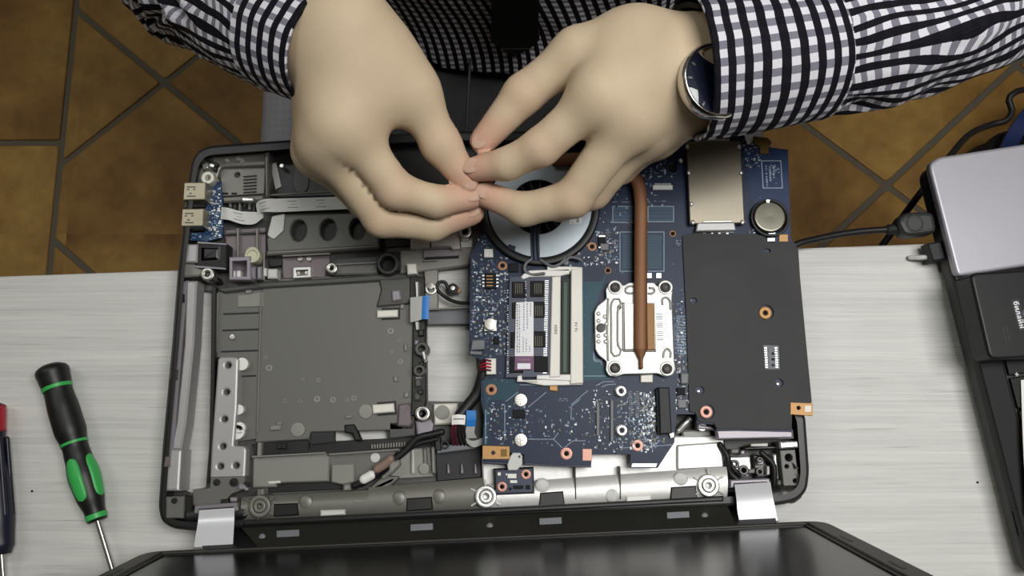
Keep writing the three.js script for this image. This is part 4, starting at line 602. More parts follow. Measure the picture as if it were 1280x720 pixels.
// --- cooling fan
{
  const h = 0.0305, c = P(675, 258, h), t = thing('cooling_fan', 'round grey cooling fan under the hands', 'fan', V(c.x, 0.012, c.z));
  part('fan_housing', [ringAt(c, h, 0.01, 0.0352, 0.0306, 64), ringAt(c, 0.0125, 0.01, 0.0352, 0.001, 48)], M.black, t, 'black round housing');
  const s = new THREE.Shape(); s.absarc(c.x, -c.z, 0.0304, 0, Math.PI * 2); const hole = new THREE.Path(); hole.absarc(c.x - 0.001, -c.z, 0.0165, 0, Math.PI * 2, true); s.holes.push(hole);
  const g = new THREE.ExtrudeGeometry(s, { depth: 0.0006, bevelEnabled: true, bevelSize: 0.0002, bevelThickness: 0.0002, bevelOffset: -0.0002, bevelSegments: 1, curveSegments: 40 }); g.rotateX(-Math.PI / 2); g.translate(0, h - 0.0016, 0);
  part('fan_cover', planarUV(g), mat(0xaab4bb, 0.42, 0.5), t, 'pale grey metal cover');
  part('fan_hub', new THREE.LatheGeometry([[0, 0], [0.0095, 0], [0.0095, 0.012], [0.008, 0.0135], [0, 0.0135]].map((q) => new THREE.Vector2(...q)), 32).translate(c.x - 0.001, 0.0125, c.z), M.charcoal, t);
  for (let i = 0; i < 17; i++) { const b = new THREE.BoxGeometry(0.013, 0.012, 0.0007); b.rotateZ(0.15); b.translate(0.0155, 0, 0); b.rotateY(i / 17 * Math.PI * 2); b.translate(c.x - 0.001, 0.02, c.z); part('fan_blade', b, M.shellDark, t); }
  part('cover_spoke', slab([663, 283, 674, 283, 675, 325, 664, 325], h + 0.0004, h - 0.0018, { bev: 0.0003 }), mat(0x3d4a66, 0.4, 0.3), t, 'blue-grey wire channel'); for (const x of [666.5, 671.5]) part('fan_wire', tube([x, 283, h + 0.0004, x, 300, h + 0.0006, x + 1, 323, h + 0.0006], 0.0007, 12, 6), M.wire, t);
  for (const k of [-1, 1]) part('cover_spoke', box(V(c.x - 0.001 + k * 0.012, h - 0.0014, c.z - 0.006), 0.011, 0.0008, 0.004, 0.0003, k * 0.5), mat(0xaab4bb, 0.42, 0.5), t);
  part('cover_notch', slab([636, 305, 645, 308, 643, 314, 634, 311], h + 0.0002, h - 0.002, { bev: 0.0002 }), M.boardEdge, t);
  const lc = canvas(128, 192, (g2) => { g2.fillStyle = '#e8e8e6'; g2.fillRect(0, 0, 128, 192); g2.fillStyle = '#3c3c40'; for (let y = 20; y < 180; y += 9) { g2.fillRect(74, y, 30, 3 + rnd() * 4); if (rnd() > 0.4) g2.fillRect(24, y, 26, 4); } });
  const l = slab([711, 255, 726, 254, 727, 279, 712, 280], h - 0.0005, h - 0.0011, { bev: 0.0001 }), a = P(711, 280, h), b = P(727, 254, h), p = l.attributes.position, u = l.attributes.uv; for (let i = 0; i < p.count; i++) u.setXY(i, (p.getX(i) - a.x) / (b.x - a.x), 1 - (p.getZ(i) - b.z) / (a.z - b.z));
  part('fan_label', l, mat(0xffffff, 0.5, 0, { map: tex(lc) }), t, 'small white printed label');
  for (const w of [[664, 324, 0.031, 657, 330, 0.0318, 656, 338, 0.0318, 664, 343, 0.031, 680, 342, 0.0325], [676, 325, 0.031, 690, 333, 0.0318, 700, 330, 0.0318, 706, 324, 0.0318], [705, 329, 0.0318, 712, 322, 0.0318, 722, 323, 0.0318, 726, 325, 0.0315]]) part('fan_wire', tube(w, 0.0009, 24, 8), M.grey, t, 'grey fan wire');
}
// --- heat sink: clamped plate and copper pipe
{
  const h = HB + 0.0045, t = thing('heat_sink', 'silver clamping plate with a long copper heat pipe', 'heat sink', P(800, 420, HB));
  const Hq = (name, a, h1, h0, m, opt, label) => part(name, slab(a, h1, h0, opt), m, t, label);
  const plateM = mat(0xc9c8c4, 0.46, 0.6), ridgeM = mat(0x8a8985, 0.4, 0.7);
  Hq('clamp_plate', [757, 362, 761, 355, 776, 353, 779, 357, 786, 353, 818, 353, 822, 358, 827, 355, 838, 357, 841, 363, 840, 372, 841, 400, 843, 452, 845, 462, 841, 469, 831, 471, 822, 467, 779, 468, 771, 471, 761, 470, 757, 463, 758, 452, 748, 444, 744, 437, 743, 390, 747, 382, 758, 373], h, h - 0.0014, plateM, { r: 0.001, bev: 0.0006, seg: 2, holes: [circlePath(774, 384, h, 0.0009)] }, 'bright silver clamping plate');
  const groove = (pts) => part('plate_ridge', tube(pts.flatMap((p, i) => i % 2 ? [] : [p, pts[i + 1], h]), 0.0007, 24, 6), ridgeM, t);
  groove([764, 440, 764, 420, 764, 400, 764, 380, 767, 374, 772, 373, 776, 376, 776, 381, 773, 385, 772, 390, 772, 400, 772, 415, 772, 428, 773, 433, 776, 437, 776, 442, 772, 445, 767, 445, 764, 440]); groove([828, 380, 828, 374, 833, 372, 837, 376, 838, 386]); groove([829, 446, 830, 440, 834, 436, 838, 440, 838, 446]); groove([782, 361, 786, 358, 794, 359, 795, 364, 788, 367, 782, 365, 782, 361]); groove([812, 360, 817, 361, 818, 364, 815, 367, 811, 367]); groove([779, 379, 779, 400, 779, 420, 779, 437]); groove([780, 438.5, 790, 438.5, 819, 438.5]); groove([760, 374, 759, 410, 760, 450]);
  Hq('cold_plate', [780, 379, 819, 378, 820, 437, 781, 437], h + 0.001, h - 0.001, plateM, { bev: 0.0003 }); for (let i = 0; i < 5; i++) Hq('plate_line', rect(782, 382 + i * 2.4, 790, 382.7 + i * 2.4), h + 0.0012, h + 0.0008, M.zinc, { bev: 0 });
  Hq('copper_base', [808, 379, 818, 379, 819, 437, 809, 438], h + 0.0022, h, M.goldDark.clone(), { bev: 0.0004 }, 'brown copper base block').material.color.set(0x7d5c34);
  // pipe
  const pts = []; for (const [x, y] of [[690, 200], [730, 198], [765, 203], [786, 213], [797, 228], [801, 250], [801, 300], [801, 360], [801, 436]]) { const p = P(x, y, h + 0.003); pts.push(V(p.x, 0, p.z)); }
  const pg = new THREE.TubeGeometry(new THREE.CatmullRomCurve3(pts, false, 'centripetal'), 90, 0.0038, 18, false); pg.scale(1, 0.42, 1); pg.translate(0, h + 0.0026, 0);
  const e = P(801, 436, h + 0.0026), tip = new THREE.CylinderGeometry(0.0038, 0.0011, 0.006, 18, 1); tip.rotateX(-Math.PI / 2); tip.scale(1, 0.42, 1); tip.translate(e.x, e.y, e.z + 0.003);
  const nub = new THREE.CapsuleGeometry(0.0011, 0.006, 6, 12); nub.rotateX(Math.PI / 2); nub.translate(e.x, e.y - 0.0003, e.z + 0.0075);
  part('heat_pipe', [pg, tip, nub], M.copper, t, 'brown copper heat pipe');
  for (const [x, y] of [[769, 359], [832, 359], [769, 460], [834, 461]]) {
    part('screw_seat', ring(x, y, h + 0.0006, h - 0.0002, 0.0042, 0.0026), plateM, t);
    const c = P(x, y, h + 0.001); part('screw', [disc(x, y, h + 0.0022, h - 0.001, 0.0027, 20), ringAt(c, h + 0.0028, h + 0.001, 0.0025, 0.0013, 20)], M.screwDark, t, 'dark spring screw');
  }
  part('screw', [disc(751.5, 409.5, h + 0.0014, h - 0.001, 0.0026, 20)], M.screwDark, t, 'dark rivet'); 
  for (const [x, y] of [[748, 392], [756, 396], [748, 401], [758, 405], [748, 420], [757, 419], [748, 427], [757, 427]]) { const c = P(x, y, h), s = new THREE.SphereGeometry(0.0013, 12, 8); s.scale(1, 0.5, 1); s.translate(c.x, h, c.z); part('plate_rivet', s, plateM, t); }
  const lc = canvas(192, 384, (g) => { g.fillStyle = '#e2e1dc'; g.fillRect(0, 0, 192, 384); g.fillStyle = '#5b6468'; for (let y = 40; y < 340;) { const l = 3 + rnd() * 9; g.fillRect(18, y, 76, l); y += l + 3 + rnd() * 8; } g.fillStyle = '#55585c'; for (const x of [120, 145, 168]) for (let y = 40; y < 350;) { const l = 6 + rnd() * 14; if (rnd() > 0.2) g.fillRect(x, y, 9, l * 0.7); y += l + 4; } });
  const l = slab([819, 388, 836, 387, 839, 434, 820, 435], h + 0.0004, h - 0.0002, { bev: 0.0001 }), a = P(819, 435, h), b = P(839, 387, h), p = l.attributes.position, u = l.attributes.uv; for (let i = 0; i < p.count; i++) u.setXY(i, (p.getX(i) - a.x) / (b.x - a.x), 1 - (p.getZ(i) - b.z) / (a.z - b.z));
  part('barcode_label', l, mat(0xffffff, 0.4, 0.3, { map: tex(lc) }), t, 'printed barcode strip');
}
// --- small boards and cables in the base
{
  const t = thing('port_board', 'narrow blue circuit board with two metal sockets', 'circuit board', P(255, 262, 0.008)), h = 0.0125;
  const bc = canvas(128, 512, (g) => { g.fillStyle = '#1b3a60'; g.fillRect(0, 0, 128, 512); for (let i = 0; i < 260; i++) { g.fillStyle = ['#8fa5ba', '#122a4c', '#41678f', '#b9c4cc'][Math.floor(rnd() * 4)]; g.fillRect(rnd() * 128, rnd() * 512, 3 + rnd() * 10, 3 + rnd() * 8); } });
  part('board', slab([259, 232, 276, 226, 279, 262, 278, 297, 258, 302, 232, 300, 234, 292, 256, 290], h, h - 0.0014, { bev: 0.0001 }), mat(0xffffff, 0.45, 0, { map: tex(bc, 0.012, 0.04) }), t);
  const small = []; for (let i = 0; i < 46; i++) { const p = P(rr(262, 276), rr(236, 296), h); small.push(box(V(p.x, h + 0.0004, p.z), rr(0.0008, 0.002), 0.0008, rr(0.0006, 0.0014))); } part('soldered_components', small, M.tin, t).userData.kind = 'stuff';
  part('screw_ring', ring(259.5, 222, h + 0.0064, h, 0.0038, 0.0018), M.ivory, t);
  for (const [x, y] of [[229.5, 228], [227, 261]]) {
    const s = part('usb_socket', slab([x + 0.5, y, x + 28, y - 0.5, x + 27, y + 21.5, x - 1, y + 22], 0.0228, 0.0105, { bev: 0.0005 }), mat(0xa29a86, 0.4, 0.7), t, 'boxy pale metal socket');
    for (const [a, b, w] of [[4, 5, 11], [4, 8, 3], [12, 8, 3], [4, 16.5, 11], [7, 13, 3]]) part('socket_slot', slab(rect(x + a, y + b, x + a + w, y + b + 1.5), 0.02292, 0.022, { bev: 0 }), M.darkSteel, s);
  }
  part('socket_gap', slab([231, 252, 256, 251, 256, 259, 230, 260], 0.0142, 0.0105, { bev: 0.0004 }), M.darkSteel, t);
}
{
  const prints = (w) => canvas(64, 512, (g) => { g.fillStyle = '#d3d3d0'; g.fillRect(0, 0, 64, 512); g.fillStyle = '#8d9094'; for (let y = 0; y < 512; y += 128) { g.fillRect(12, y + 30, 5, 40); g.fillRect(44, y + 24, 5, 46); g.fillRect(29, y + 34, 3, 24); } });
  const m = mat(0xffffff, 0.4, 0, { map: tex(prints(), 0.0082, 0.07) });
  const a = thing('ribbon_cable', 'long flat white ribbon cable running under the hand', 'cable', P(330, 260, 0.012));
  part('ribbon', pstrip([322, 267, 0.014, 321, 254, 0.0165, 330, 249, 0.0185, 345, 248.5, 0.0172, 420, 246, 0.0168, 520, 242, 0.0168, 580, 240, 0.017], [330, 269, 0.0132, 326, 266, 0.0148, 333, 265, 0.0182, 348, 265, 0.0172, 420, 262, 0.0168, 520, 258, 0.0168, 580, 256, 0.017], 0.0004, 60), m, a);
  const b = thing('ribbon_cable', 'short flat white ribbon cable from the narrow port board', 'cable', P(290, 270, 0.012));
  part('ribbon', pstrip([277, 259, 0.0142, 286, 260, 0.0158, 300, 264, 0.014, 318, 265, 0.0128, 329, 266, 0.0136], [276, 274, 0.0142, 286, 275, 0.0158, 302, 280, 0.014, 318, 280, 0.0128, 329, 272, 0.0136], 0.0004, 40), m, b);
  const c = thing('ribbon_cable', 'pale ribbon end with a blue strip beside the drive bay', 'cable', P(525, 385, 0.012));
  part('ribbon', pstrip([513, 372, 0.0165, 522, 371, 0.0178, 529, 370, 0.0185], [513, 403, 0.0165, 522, 401, 0.0178, 528, 399, 0.0185], 0.0004, 10), M.cableGrey, c); part('stiffener', pstrip([528, 370.5, 0.0187, 532, 369.5, 0.019, 537, 369, 0.0188], [527, 399, 0.0187, 531, 399, 0.019, 536, 399, 0.0188], 0.0005, 8), M.blueTape, c, 'blue stiffening strip');
  const d = thing('ribbon_cable', 'narrow ribbon with a bright blue end by the wire bundle', 'cable', P(588, 530, 0.012));
  part('stiffener', pstrip([583, 513, 0.0265, 583, 524, 0.0262, 583, 533, 0.025], [595, 513, 0.0265, 595, 524, 0.0262, 594, 533, 0.025], 0.0005, 8), M.blueTape, d, 'blue stiffening strip'); part('ribbon', pstrip([583, 532, 0.025, 582, 541, 0.023, 582, 548, 0.021], [594, 532, 0.025, 593, 541, 0.023, 596, 547, 0.021], 0.0004, 8), M.cableGrey, d); part('ribbon_fold', pstrip([582, 547, 0.021, 590, 551, 0.0205, 604, 547, 0.0215], [584, 554, 0.0195, 592, 559, 0.0195, 604, 555, 0.0205], 0.0005, 10), M.cableGrey, d);
  const w = thing('wire_harness', 'black wire bundle with a white tag under the board edge', 'cable', P(580, 510, 0.012));
  part('sheath', tube([606, 455, 0.0255, 603, 470, 0.0245, 596, 492, 0.022, 584, 508, 0.022, 575, 519, 0.023], 0.0033, 40, 12), M.wire, w, 'black sheath');
  part('tag', pstrip([565, 519, 0.0262, 573, 518, 0.0268, 582, 519, 0.0262], [565, 531, 0.0262, 573, 530.5, 0.0268, 581, 531, 0.0262], 0.0008, 10), M.white, w, 'white paper tag'); part('tag_print', slab([567, 523, 580, 523, 580, 524.4, 567, 524.4], 0.0274, 0.0266, { bev: 0 }), M.grey, w);
  for (let i = 0; i < 5; i++) part('wire', tube([567 + i * 3, 530, 0.0258, 564.5 + i * 4, 541, 0.0235, 567 + i * 4.5, 556, 0.0155], 0.00075, 16, 7), i < 2 ? M.maroon : M.wire, w, i < 2 ? 'dark red wire' : undefined);
  part('plug', slab([546, 557, 594, 554, 595, 561, 546, 567], 0.0155, 0.01, { bev: 0.0006 }), M.grey, w, 'grey multi-pin plug'); for (let i = 0; i < 6; i++) part('pin', slab(rect(566 + i * 4, 551, 568 + i * 4, 558), 0.0152, 0.011, { bev: 0.0002 }), M.rail, w); part('plug_latch', [slab([543, 548, 550, 546, 552, 563, 544, 563], 0.0168, 0.008, { bev: 0.0006 }), ring(556, 556, 0.0172, 0.009, 0.0025, 0.0014)], M.charcoal, w);
  const k = thing('microphone_cable', 'thin dark cable wrapped with tape in the lower left well', 'cable', P(480, 580, 0.012));
  part('cable_run', tube([444, 607, 0.0135, 462, 598, 0.0145, 480, 584, 0.0155, 505, 565, 0.0165, 522, 548, 0.0175, 540, 543, 0.0175, 552, 540, 0.0175], 0.0021, 48, 10), M.wire, k); part('cable_run', tube([452, 606, 0.0125, 478, 590, 0.0142, 500, 571, 0.0152, 520, 556, 0.0165, 545, 549, 0.017], 0.0014, 40, 8), M.wire, k);
  part('tape_band', tube([472, 586, 0.0158, 480, 581, 0.0162, 488, 574, 0.0168], 0.0027, 12, 12), mat(0x8a7468, 0.5), k, 'brownish tape band'); part('tape_band', tube([455, 599, 0.0152, 464, 594, 0.0155], 0.0028, 6, 12), M.white, k, 'white tape band'); part('cable_clip', [slab([486, 577, 498, 573, 500, 581, 492, 590, 478, 600, 476, 596, 486, 588], 0.018, 0.006, { r: 0.0008, bev: 0.001 })], M.trayLight, k, 'grey cable clip');
  const n = thing('antenna_cable', 'thin black antenna lead with a gold end on the pale desk', 'cable', P(568, 362, 0.004));
  part('lead', tube([590, 379, 0.0115, 572, 378, 0.0108, 556, 371, 0.0098, 546, 360, 0.0098, 549, 353, 0.0098, 556, 353, 0.0095, 560, 360, 0.009], 0.0011, 48, 8), M.wire, n); part('connector', [disc(566, 361, 0.0095, 0.005, 0.0034), ring(566, 361, 0.0105, 0.009, 0.0026, 0.0012)], M.black, n); part('gold_contact', disc(566, 360, 0.0112, 0.009, 0.0013, 14), M.bright, n, 'bright contact'); part('gold_contact', box(P(573, 363, 0.008), 0.003, 0.002, 0.0034, 0.0006, 0.4), M.goldPad, n, 'gold contact');
  const l = thing('indicator_board', 'tiny dark blue circuit board on the rear rail', 'circuit board', P(643, 602, 0.02)), lh = 0.0232;
  part('board', slab([620, 588, 665, 586, 666, 615, 620, 617], lh, lh - 0.0014, { r: 0.0006, bev: 0.0001 }), mat(0x1b2742, 0.4), l); part('board_seat', slab([617, 586, 667, 584, 668, 617, 618, 619], lh - 0.0014, 0.012, { bev: 0.0006 }), M.black, l);
  for (const [x, y] of [[627.5, 608.5], [657.5, 593]]) { part('screw_ring', ring(x, y, lh + 0.0003, lh - 0.0008, 0.0029, 0.0011), M.copperPad, l, 'pink copper screw ring'); part('screw_hole', disc(x, y, lh, lh - 0.002, 0.0011, 14), M.hole, l); }
  for (const [x, y, w2, d2] of [[640, 595, 0.005, 0.0025], [642, 602, 0.004, 0.0016], [624, 592.5, 0.0018, 0.0018], [638, 611, 0.0014, 0.0012], [660, 609, 0.0022, 0.0022], [648, 609, 0.0055, 0.0018], [633, 593, 0.001, 0.001]]) part('component', box(P(x, y, lh + 0.0006), w2, 0.0012, d2, 0.0002), x < 644 && y < 605 ? M.white : M.chip, l);
}
// ---------------------------------------------------------------- second laptop and the things around it
{
  const h = 0.022, t = thing('laptop', 'grey and black notebook computer at the right edge of the desk', 'laptop', P(1250, 420, 0));
  const p0 = P(1160, 201, h), pe = P(1280, 668, h), eL = pe.clone().sub(p0).setY(0).normalize(), eF = V(eL.z, 0, -eL.x), at = (u, v) => p0.clone().addScaledVector(eF, u).addScaledVector(eL, v);
  const Wd = 0.345, Dp = 0.243, vb = P(1195, 347, h).sub(p0).dot(eL), R = (u0, v0, u1, v1) => [at(u0, v0), at(u1, v0), at(u1, v1), at(u0, v1)];
  part('lower_case', solid(R(0.0008, 0.001, Wd - 0.0008, Dp), h - 0.006, 0.003, { r: 0.009, bev: 0.003, seg: 3 }), M.shellDark, t, 'black lower case');
  part('palm_rest', solid([at(0, 0.006), at(0.001, 0.0015), at(0.007, -0.0015), at(Wd, -0.0015), at(Wd, vb), at(0, vb - 0.0005)], h, h - 0.0065, { r: 0.004, bev: 0.0018, seg: 3 }), mat(0xaeadb4, 0.42, 0.35, { bumpMap: grainT(0.01), bumpScale: 0.00002 }), t, 'smooth grey palm rest');
  part('keyboard_frame', solid(R(0, vb + 0.0004, Wd, Dp), h, h - 0.0065, { r: 0.002, bev: 0.0014, seg: 2 }), mat(0x17181a, 0.55, 0, { specularIntensity: 0.6 }), t, 'black keyboard surround');
  part('rubber_foot', solid(R(0.02, 0.02, 0.05, 0.028), 0.003, 0), M.rubber, t); part('rubber_foot', solid(R(0.02, Dp - 0.03, 0.05, Dp - 0.022), 0.003, 0), M.rubber, t);
  part('rubber_foot', solid(R(Wd - 0.05, 0.02, Wd - 0.02, 0.028), 0.003, 0), M.rubber, t); part('rubber_foot', solid(R(Wd - 0.05, Dp - 0.03, Wd - 0.02, Dp - 0.022), 0.003, 0), M.rubber, t);
  part('key_well', solid(R(0.0125, vb + 0.008, Wd - 0.0125, Dp - 0.03), h + 0.0004, h - 0.001), M.black, t);
  const vk = P(1262, 514, h).sub(p0).dot(eL), n = Math.round((vk - vb) / 0.019 - 0.4), v0 = vk - n * 0.019, ku = 0.0134;
  let first; for (let i = 0; i < 6; i++) for (let j = 0; j < 6; j++) { const v = v0 + i * 0.019; if (v < vb + 0.006) continue; if (v + 0.019 > Dp - 0.028) continue; part('key', solid(R(ku + j * 0.0192, v + 0.0007, ku + j * 0.0192 + 0.0178, v + 0.0183), h + 0.0028, h, { r: 0.001, bev: 0.0007, seg: 2 }), mat(0x131416, 0.5, 0, { specularIntensity: 0.6 }), t); }
  const c = P(1271, 468, h + 0.003); part('key_print', [box(c, 0.0022, 0.0002, 0.0005, 0.0001), box(c, 0.0005, 0.0002, 0.0022, 0.0001)], M.white, t, 'small white printed cross');
  part('side_slot', solid(R(-0.0002, Dp - 0.035, 0.0006, Dp - 0.022), h - 0.006, h - 0.009), M.black, t);
  const lid = (a, b) => [at(-0.001, Dp + a), at(Wd + 0.001, Dp + a), at(Wd + 0.001, Dp + b), at(-0.001, Dp + b)];
  part('display_lid', solid(lid(0.004, 0.011), 0.25, 0.006, { bev: 0.002 }), M.shellDark, t); part('hinge_cover', solid(R(0.04, Dp - 0.004, Wd - 0.04, Dp + 0.005), h, 0.008, { bev: 0.002 }), M.shellDark, t);

  const d = thing('handheld_device', 'black plastic device with white lettering lying on the grey notebook', 'device', P(1260, 400, h)), dh = 0.04;
  part('device_body', slab([1212, 341, 1352, 332, 1372, 444, 1237, 450], dh, h + 0.0008, { r: 0.005, bev: 0.0018, seg: 4 }), mat(0x141617, 0.42, 0, { specularIntensity: 0.6 }), d); part('device_base', slab([1214, 344, 1350, 336, 1368, 442, 1238, 446], h + 0.001, h, { r: 0.002 }), M.black, d);
  for (const [x, y] of [[1252, 408], [1256.5, 407.5], [1255, 419], [1259.5, 418.5]]) part('device_slot', slab([x, y, x + 2.2, y, x + 4, y + 9, x + 1.8, y + 9], dh + 0.0001, dh - 0.001, { bev: 0 }), M.black, d);
  const lc = canvas(512, 128, (g) => { g.fillStyle = '#141617'; g.fillRect(0, 0, 512, 128); g.fillStyle = '#e6e6ea'; g.font = 'bold 118px sans-serif'; g.textAlign = 'center'; g.textBaseline = 'middle'; g.fillText('билайн', 256, 62, 490); });
  const a = P(1266, 374, dh), b = P(1276, 413, dh), dir = b.clone().sub(a), len = dir.length(), g = new THREE.BoxGeometry(len, 0.00012, len * 0.25); g.rotateY(-Math.PI / 2); g.rotateY(Math.atan2(dir.x, dir.z)); const cc = a.clone().lerp(b, 0.5).add(V(0.0012, 0, 0)); g.translate(cc.x, dh, cc.z);
  part('device_lettering', g, mat(0xffffff, 0.42, 0, { map: tex(lc) }), d, 'white printed word');
  part('device_emblem', disc(1287, 392, dh + 0.00008, dh - 0.0005, 0.004), mat(0x2a2450, 0.4), d, 'round dark violet emblem');
  const s = thing('paper_sheet', 'white paper edge lying over the notebook keys', 'paper', P(1300, 560, h + 0.003));
  part('paper', pstrip([1276, 475, 0.0255, 1279, 560, 0.0262, 1284, 645, 0.0255], [1500, 470, 0.0255, 1510, 560, 0.0262, 1520, 645, 0.0255], 0.0003, 16), mat(0xf0f0ee, 0.7), s);

  const u = thing('power_plug', 'black flat plug with a round end beside the grey notebook', 'plug', P(1145, 280, 0.004));
  part('plug_body', slab([1122, 277, 1128, 267, 1140, 264, 1168, 264, 1173, 290, 1146, 294, 1131, 294], 0.0165, 0.004, { r: 0.004, bev: 0.003, seg: 3 }), mat(0x2e3030, 0.5), u); part('plug_dimple', ring(1144, 279, 0.0168, 0.012, 0.0052, 0.0042), mat(0x262828, 0.55), u);
  part('cord', tube([1124, 286, 0.01, 1108, 287, 0.009, 1080, 289, 0.009, 1050, 293, 0.01, 1020, 299, 0.012, 1000, 304, 0.014, 975, 316, 0.015], 0.0021, 48, 10), M.wire, u, 'thick black cord'); part('strain_relief', tube([1128, 285, 0.01, 1112, 287, 0.009], 0.0033, 4, 12), M.rubber, u);
  const k = thing('usb_plug', 'small black plug under the round-ended plug', 'plug', P(1168, 318, 0.004));
  part('plug_body', slab([1159, 304, 1177, 301, 1183, 324, 1166, 327], 0.0135, 0.004, { bev: 0.001 }), M.charcoal, k); part('plug_shell', slab([1174, 303, 1180, 302, 1186, 323, 1180, 324], 0.0125, 0.005, { bev: 0.0006 }), M.darkSteel, k, 'metal plug shell'); part('plug_cord', tube([1161, 321, 0.008, 1150, 322, 0.006, 1138, 322, 0.0025], 0.0016, 10, 8), M.offWhite, k, 'pale cord stub');
  const w = thing('power_cable', 'thin black cord running past the notebook corner over the tiled floor', 'cable', P(1200, 180, -0.1));
  part('cord', tube([1085, 330, -0.05, 1105, 304, -0.05, 1135, 262, -0.05, 1160, 229, -0.05, 1186, 197, -0.06, 1212, 168, -0.07, 1238, 156, -0.08, 1258, 150, -0.08, 1265, 139, -0.08, 1261, 123, -0.08, 1270, 115, -0.08, 1300, 108, -0.09, 1400, 60, -0.12], 0.0023, 90, 10), M.wire, w);
  const bg = thing('bag', 'dark bag with a blue strap standing on the floor behind the notebook', 'bag', P(1300, 180, FLOOR));
  const B = [1213, 215, 1222, 178, 1262, 164, 1420, 150, 1440, 230, 1216, 232];
  part('bag_body', slab(B, -0.62, FLOOR + 0.001, { r: 0.03, bev: 0.03, seg: 4 }), mat(0x0e1116, 0.8, 0, { bumpMap: grainT(0.03), bumpScale: 0.0005 }), bg); part('bag_mouth', slab([1235, 210, 1240, 185, 1270, 175, 1400, 165, 1410, 245, 1240, 250].map((v, i) => i % 2 ? v - 16 : v), -0.615, -0.635, { r: 0.02, bev: 0.004, holes: [[1250, 205, 1255, 190, 1275, 182, 1390, 174, 1396, 236, 1252, 240].map((v, i) => i % 2 ? v - 16 : v)] }), mat(0x14171d, 0.7), bg);
  part('bag_strap', pstrip([1240, 205, -0.62, 1248, 188, -0.59, 1262, 160, -0.57, 1284, 132, -0.57, 1330, 110, -0.62], [1264, 208, -0.62, 1268, 190, -0.59, 1280, 166, -0.57, 1298, 142, -0.57, 1340, 124, -0.62], 0.004, 30), mat(0x1c2f66, 0.65), bg, 'blue strap');
}
// ---------------------------------------------------------------- screwdrivers
function screwdriver(label, a, b, L, S, prof, parts, colours, group) {          // a cap end, b handle end (on the desk, world points)
  const t = thing('screwdriver', label, 'screwdriver', a.clone().setY(0), group), dir = b.clone().sub(a).normalize();
  const q = new THREE.Quaternion().setFromUnitVectors(V(0, 1, 0), dir), put = (g) => { g.applyQuaternion(q); g.translate(a.x, a.y, a.z); return g; };
  const rad = (s) => { for (let i = 1; i < prof.length; i++) if (s <= prof[i][0]) { const [s0, r0] = prof[i - 1], [s1, r1] = prof[i], k = (s - s0) / (s1 - s0), e = k * k * (3 - 2 * k); return r0 + (r1 - r0) * e; } return prof[prof.length - 1][1]; };
  const lathe = (s0, s1, off = 0, n = 24) => { const l = [new THREE.Vector2(0, s0 * L)]; for (let i = 0; i <= n; i++) { const s = s0 + (s1 - s0) * i / n; l.push(new THREE.Vector2(Math.max(0.0003, rad(s) + off), s * L)); } l.push(new THREE.Vector2(0, s1 * L)); return put(new THREE.LatheGeometry(l, 36)); };
  part('handle', lathe(0, 1, 0, 60), colours[0], t, colours[2]);
  for (const [s0, s1] of parts.bands) part('handle_band', lathe(s0, s1, 0.0004, 6), colours[1], t, colours[3]);
  for (const ang of parts.grips ?? []) {
    const pos = [], idx = [], S0 = 0.6, S1 = 0.87, nu = 14, nv = 22;
    for (let i = 0; i <= nv; i++) for (let j = 0; j <= nu; j++) { const k = i / nv * 2 - 1, s = S0 + (S1 - S0) * i / nv, w = 0.52 * Math.pow(Math.max(0, 1 - k ** 6), 0.5), u = j / nu * 2 - 1, a = ang + u * w, r = rad(s) + 0.0009 * (1 - u ** 6) * (1 - k ** 6) - 0.0001; pos.push(Math.sin(a) * r, s * L, Math.cos(a) * r); }
    for (let i = 0; i < nv; i++) for (let j = 0; j < nu; j++) { const a = i * (nu + 1) + j; idx.push(a, a + 1, a + nu + 1, a + 1, a + nu + 2, a + nu + 1); }
    const g = new THREE.BufferGeometry(); g.setAttribute('position', new THREE.Float32BufferAttribute(pos, 3)); g.setIndex(idx); g.computeVertexNormals(); part('grip_pad', put(g), colours[1], t, 'bright green grip pad');
  }
  if (parts.flutes) for (let i = 0; i < 8; i++) { const g = new THREE.CapsuleGeometry(0.0013, L * 0.5, 4, 8); g.translate(0, L * 0.5, 0.0074); g.rotateY(i * Math.PI / 4); part('grip_rib', put(g), colours[0], t); }
  const sh = new THREE.CylinderGeometry(0.0016, 0.0016, S, 16); sh.translate(0, L + S / 2, 0); const tp = new THREE.CylinderGeometry(0.0015, 0.0005, 0.006, 12); tp.rotateX(Math.PI); tp.translate(0, L + S + 0.003, 0); tp.scale(1, 1, 1);
  part('shaft', [put(sh), put(tp)], M.steel, t, 'thin steel shaft');
}
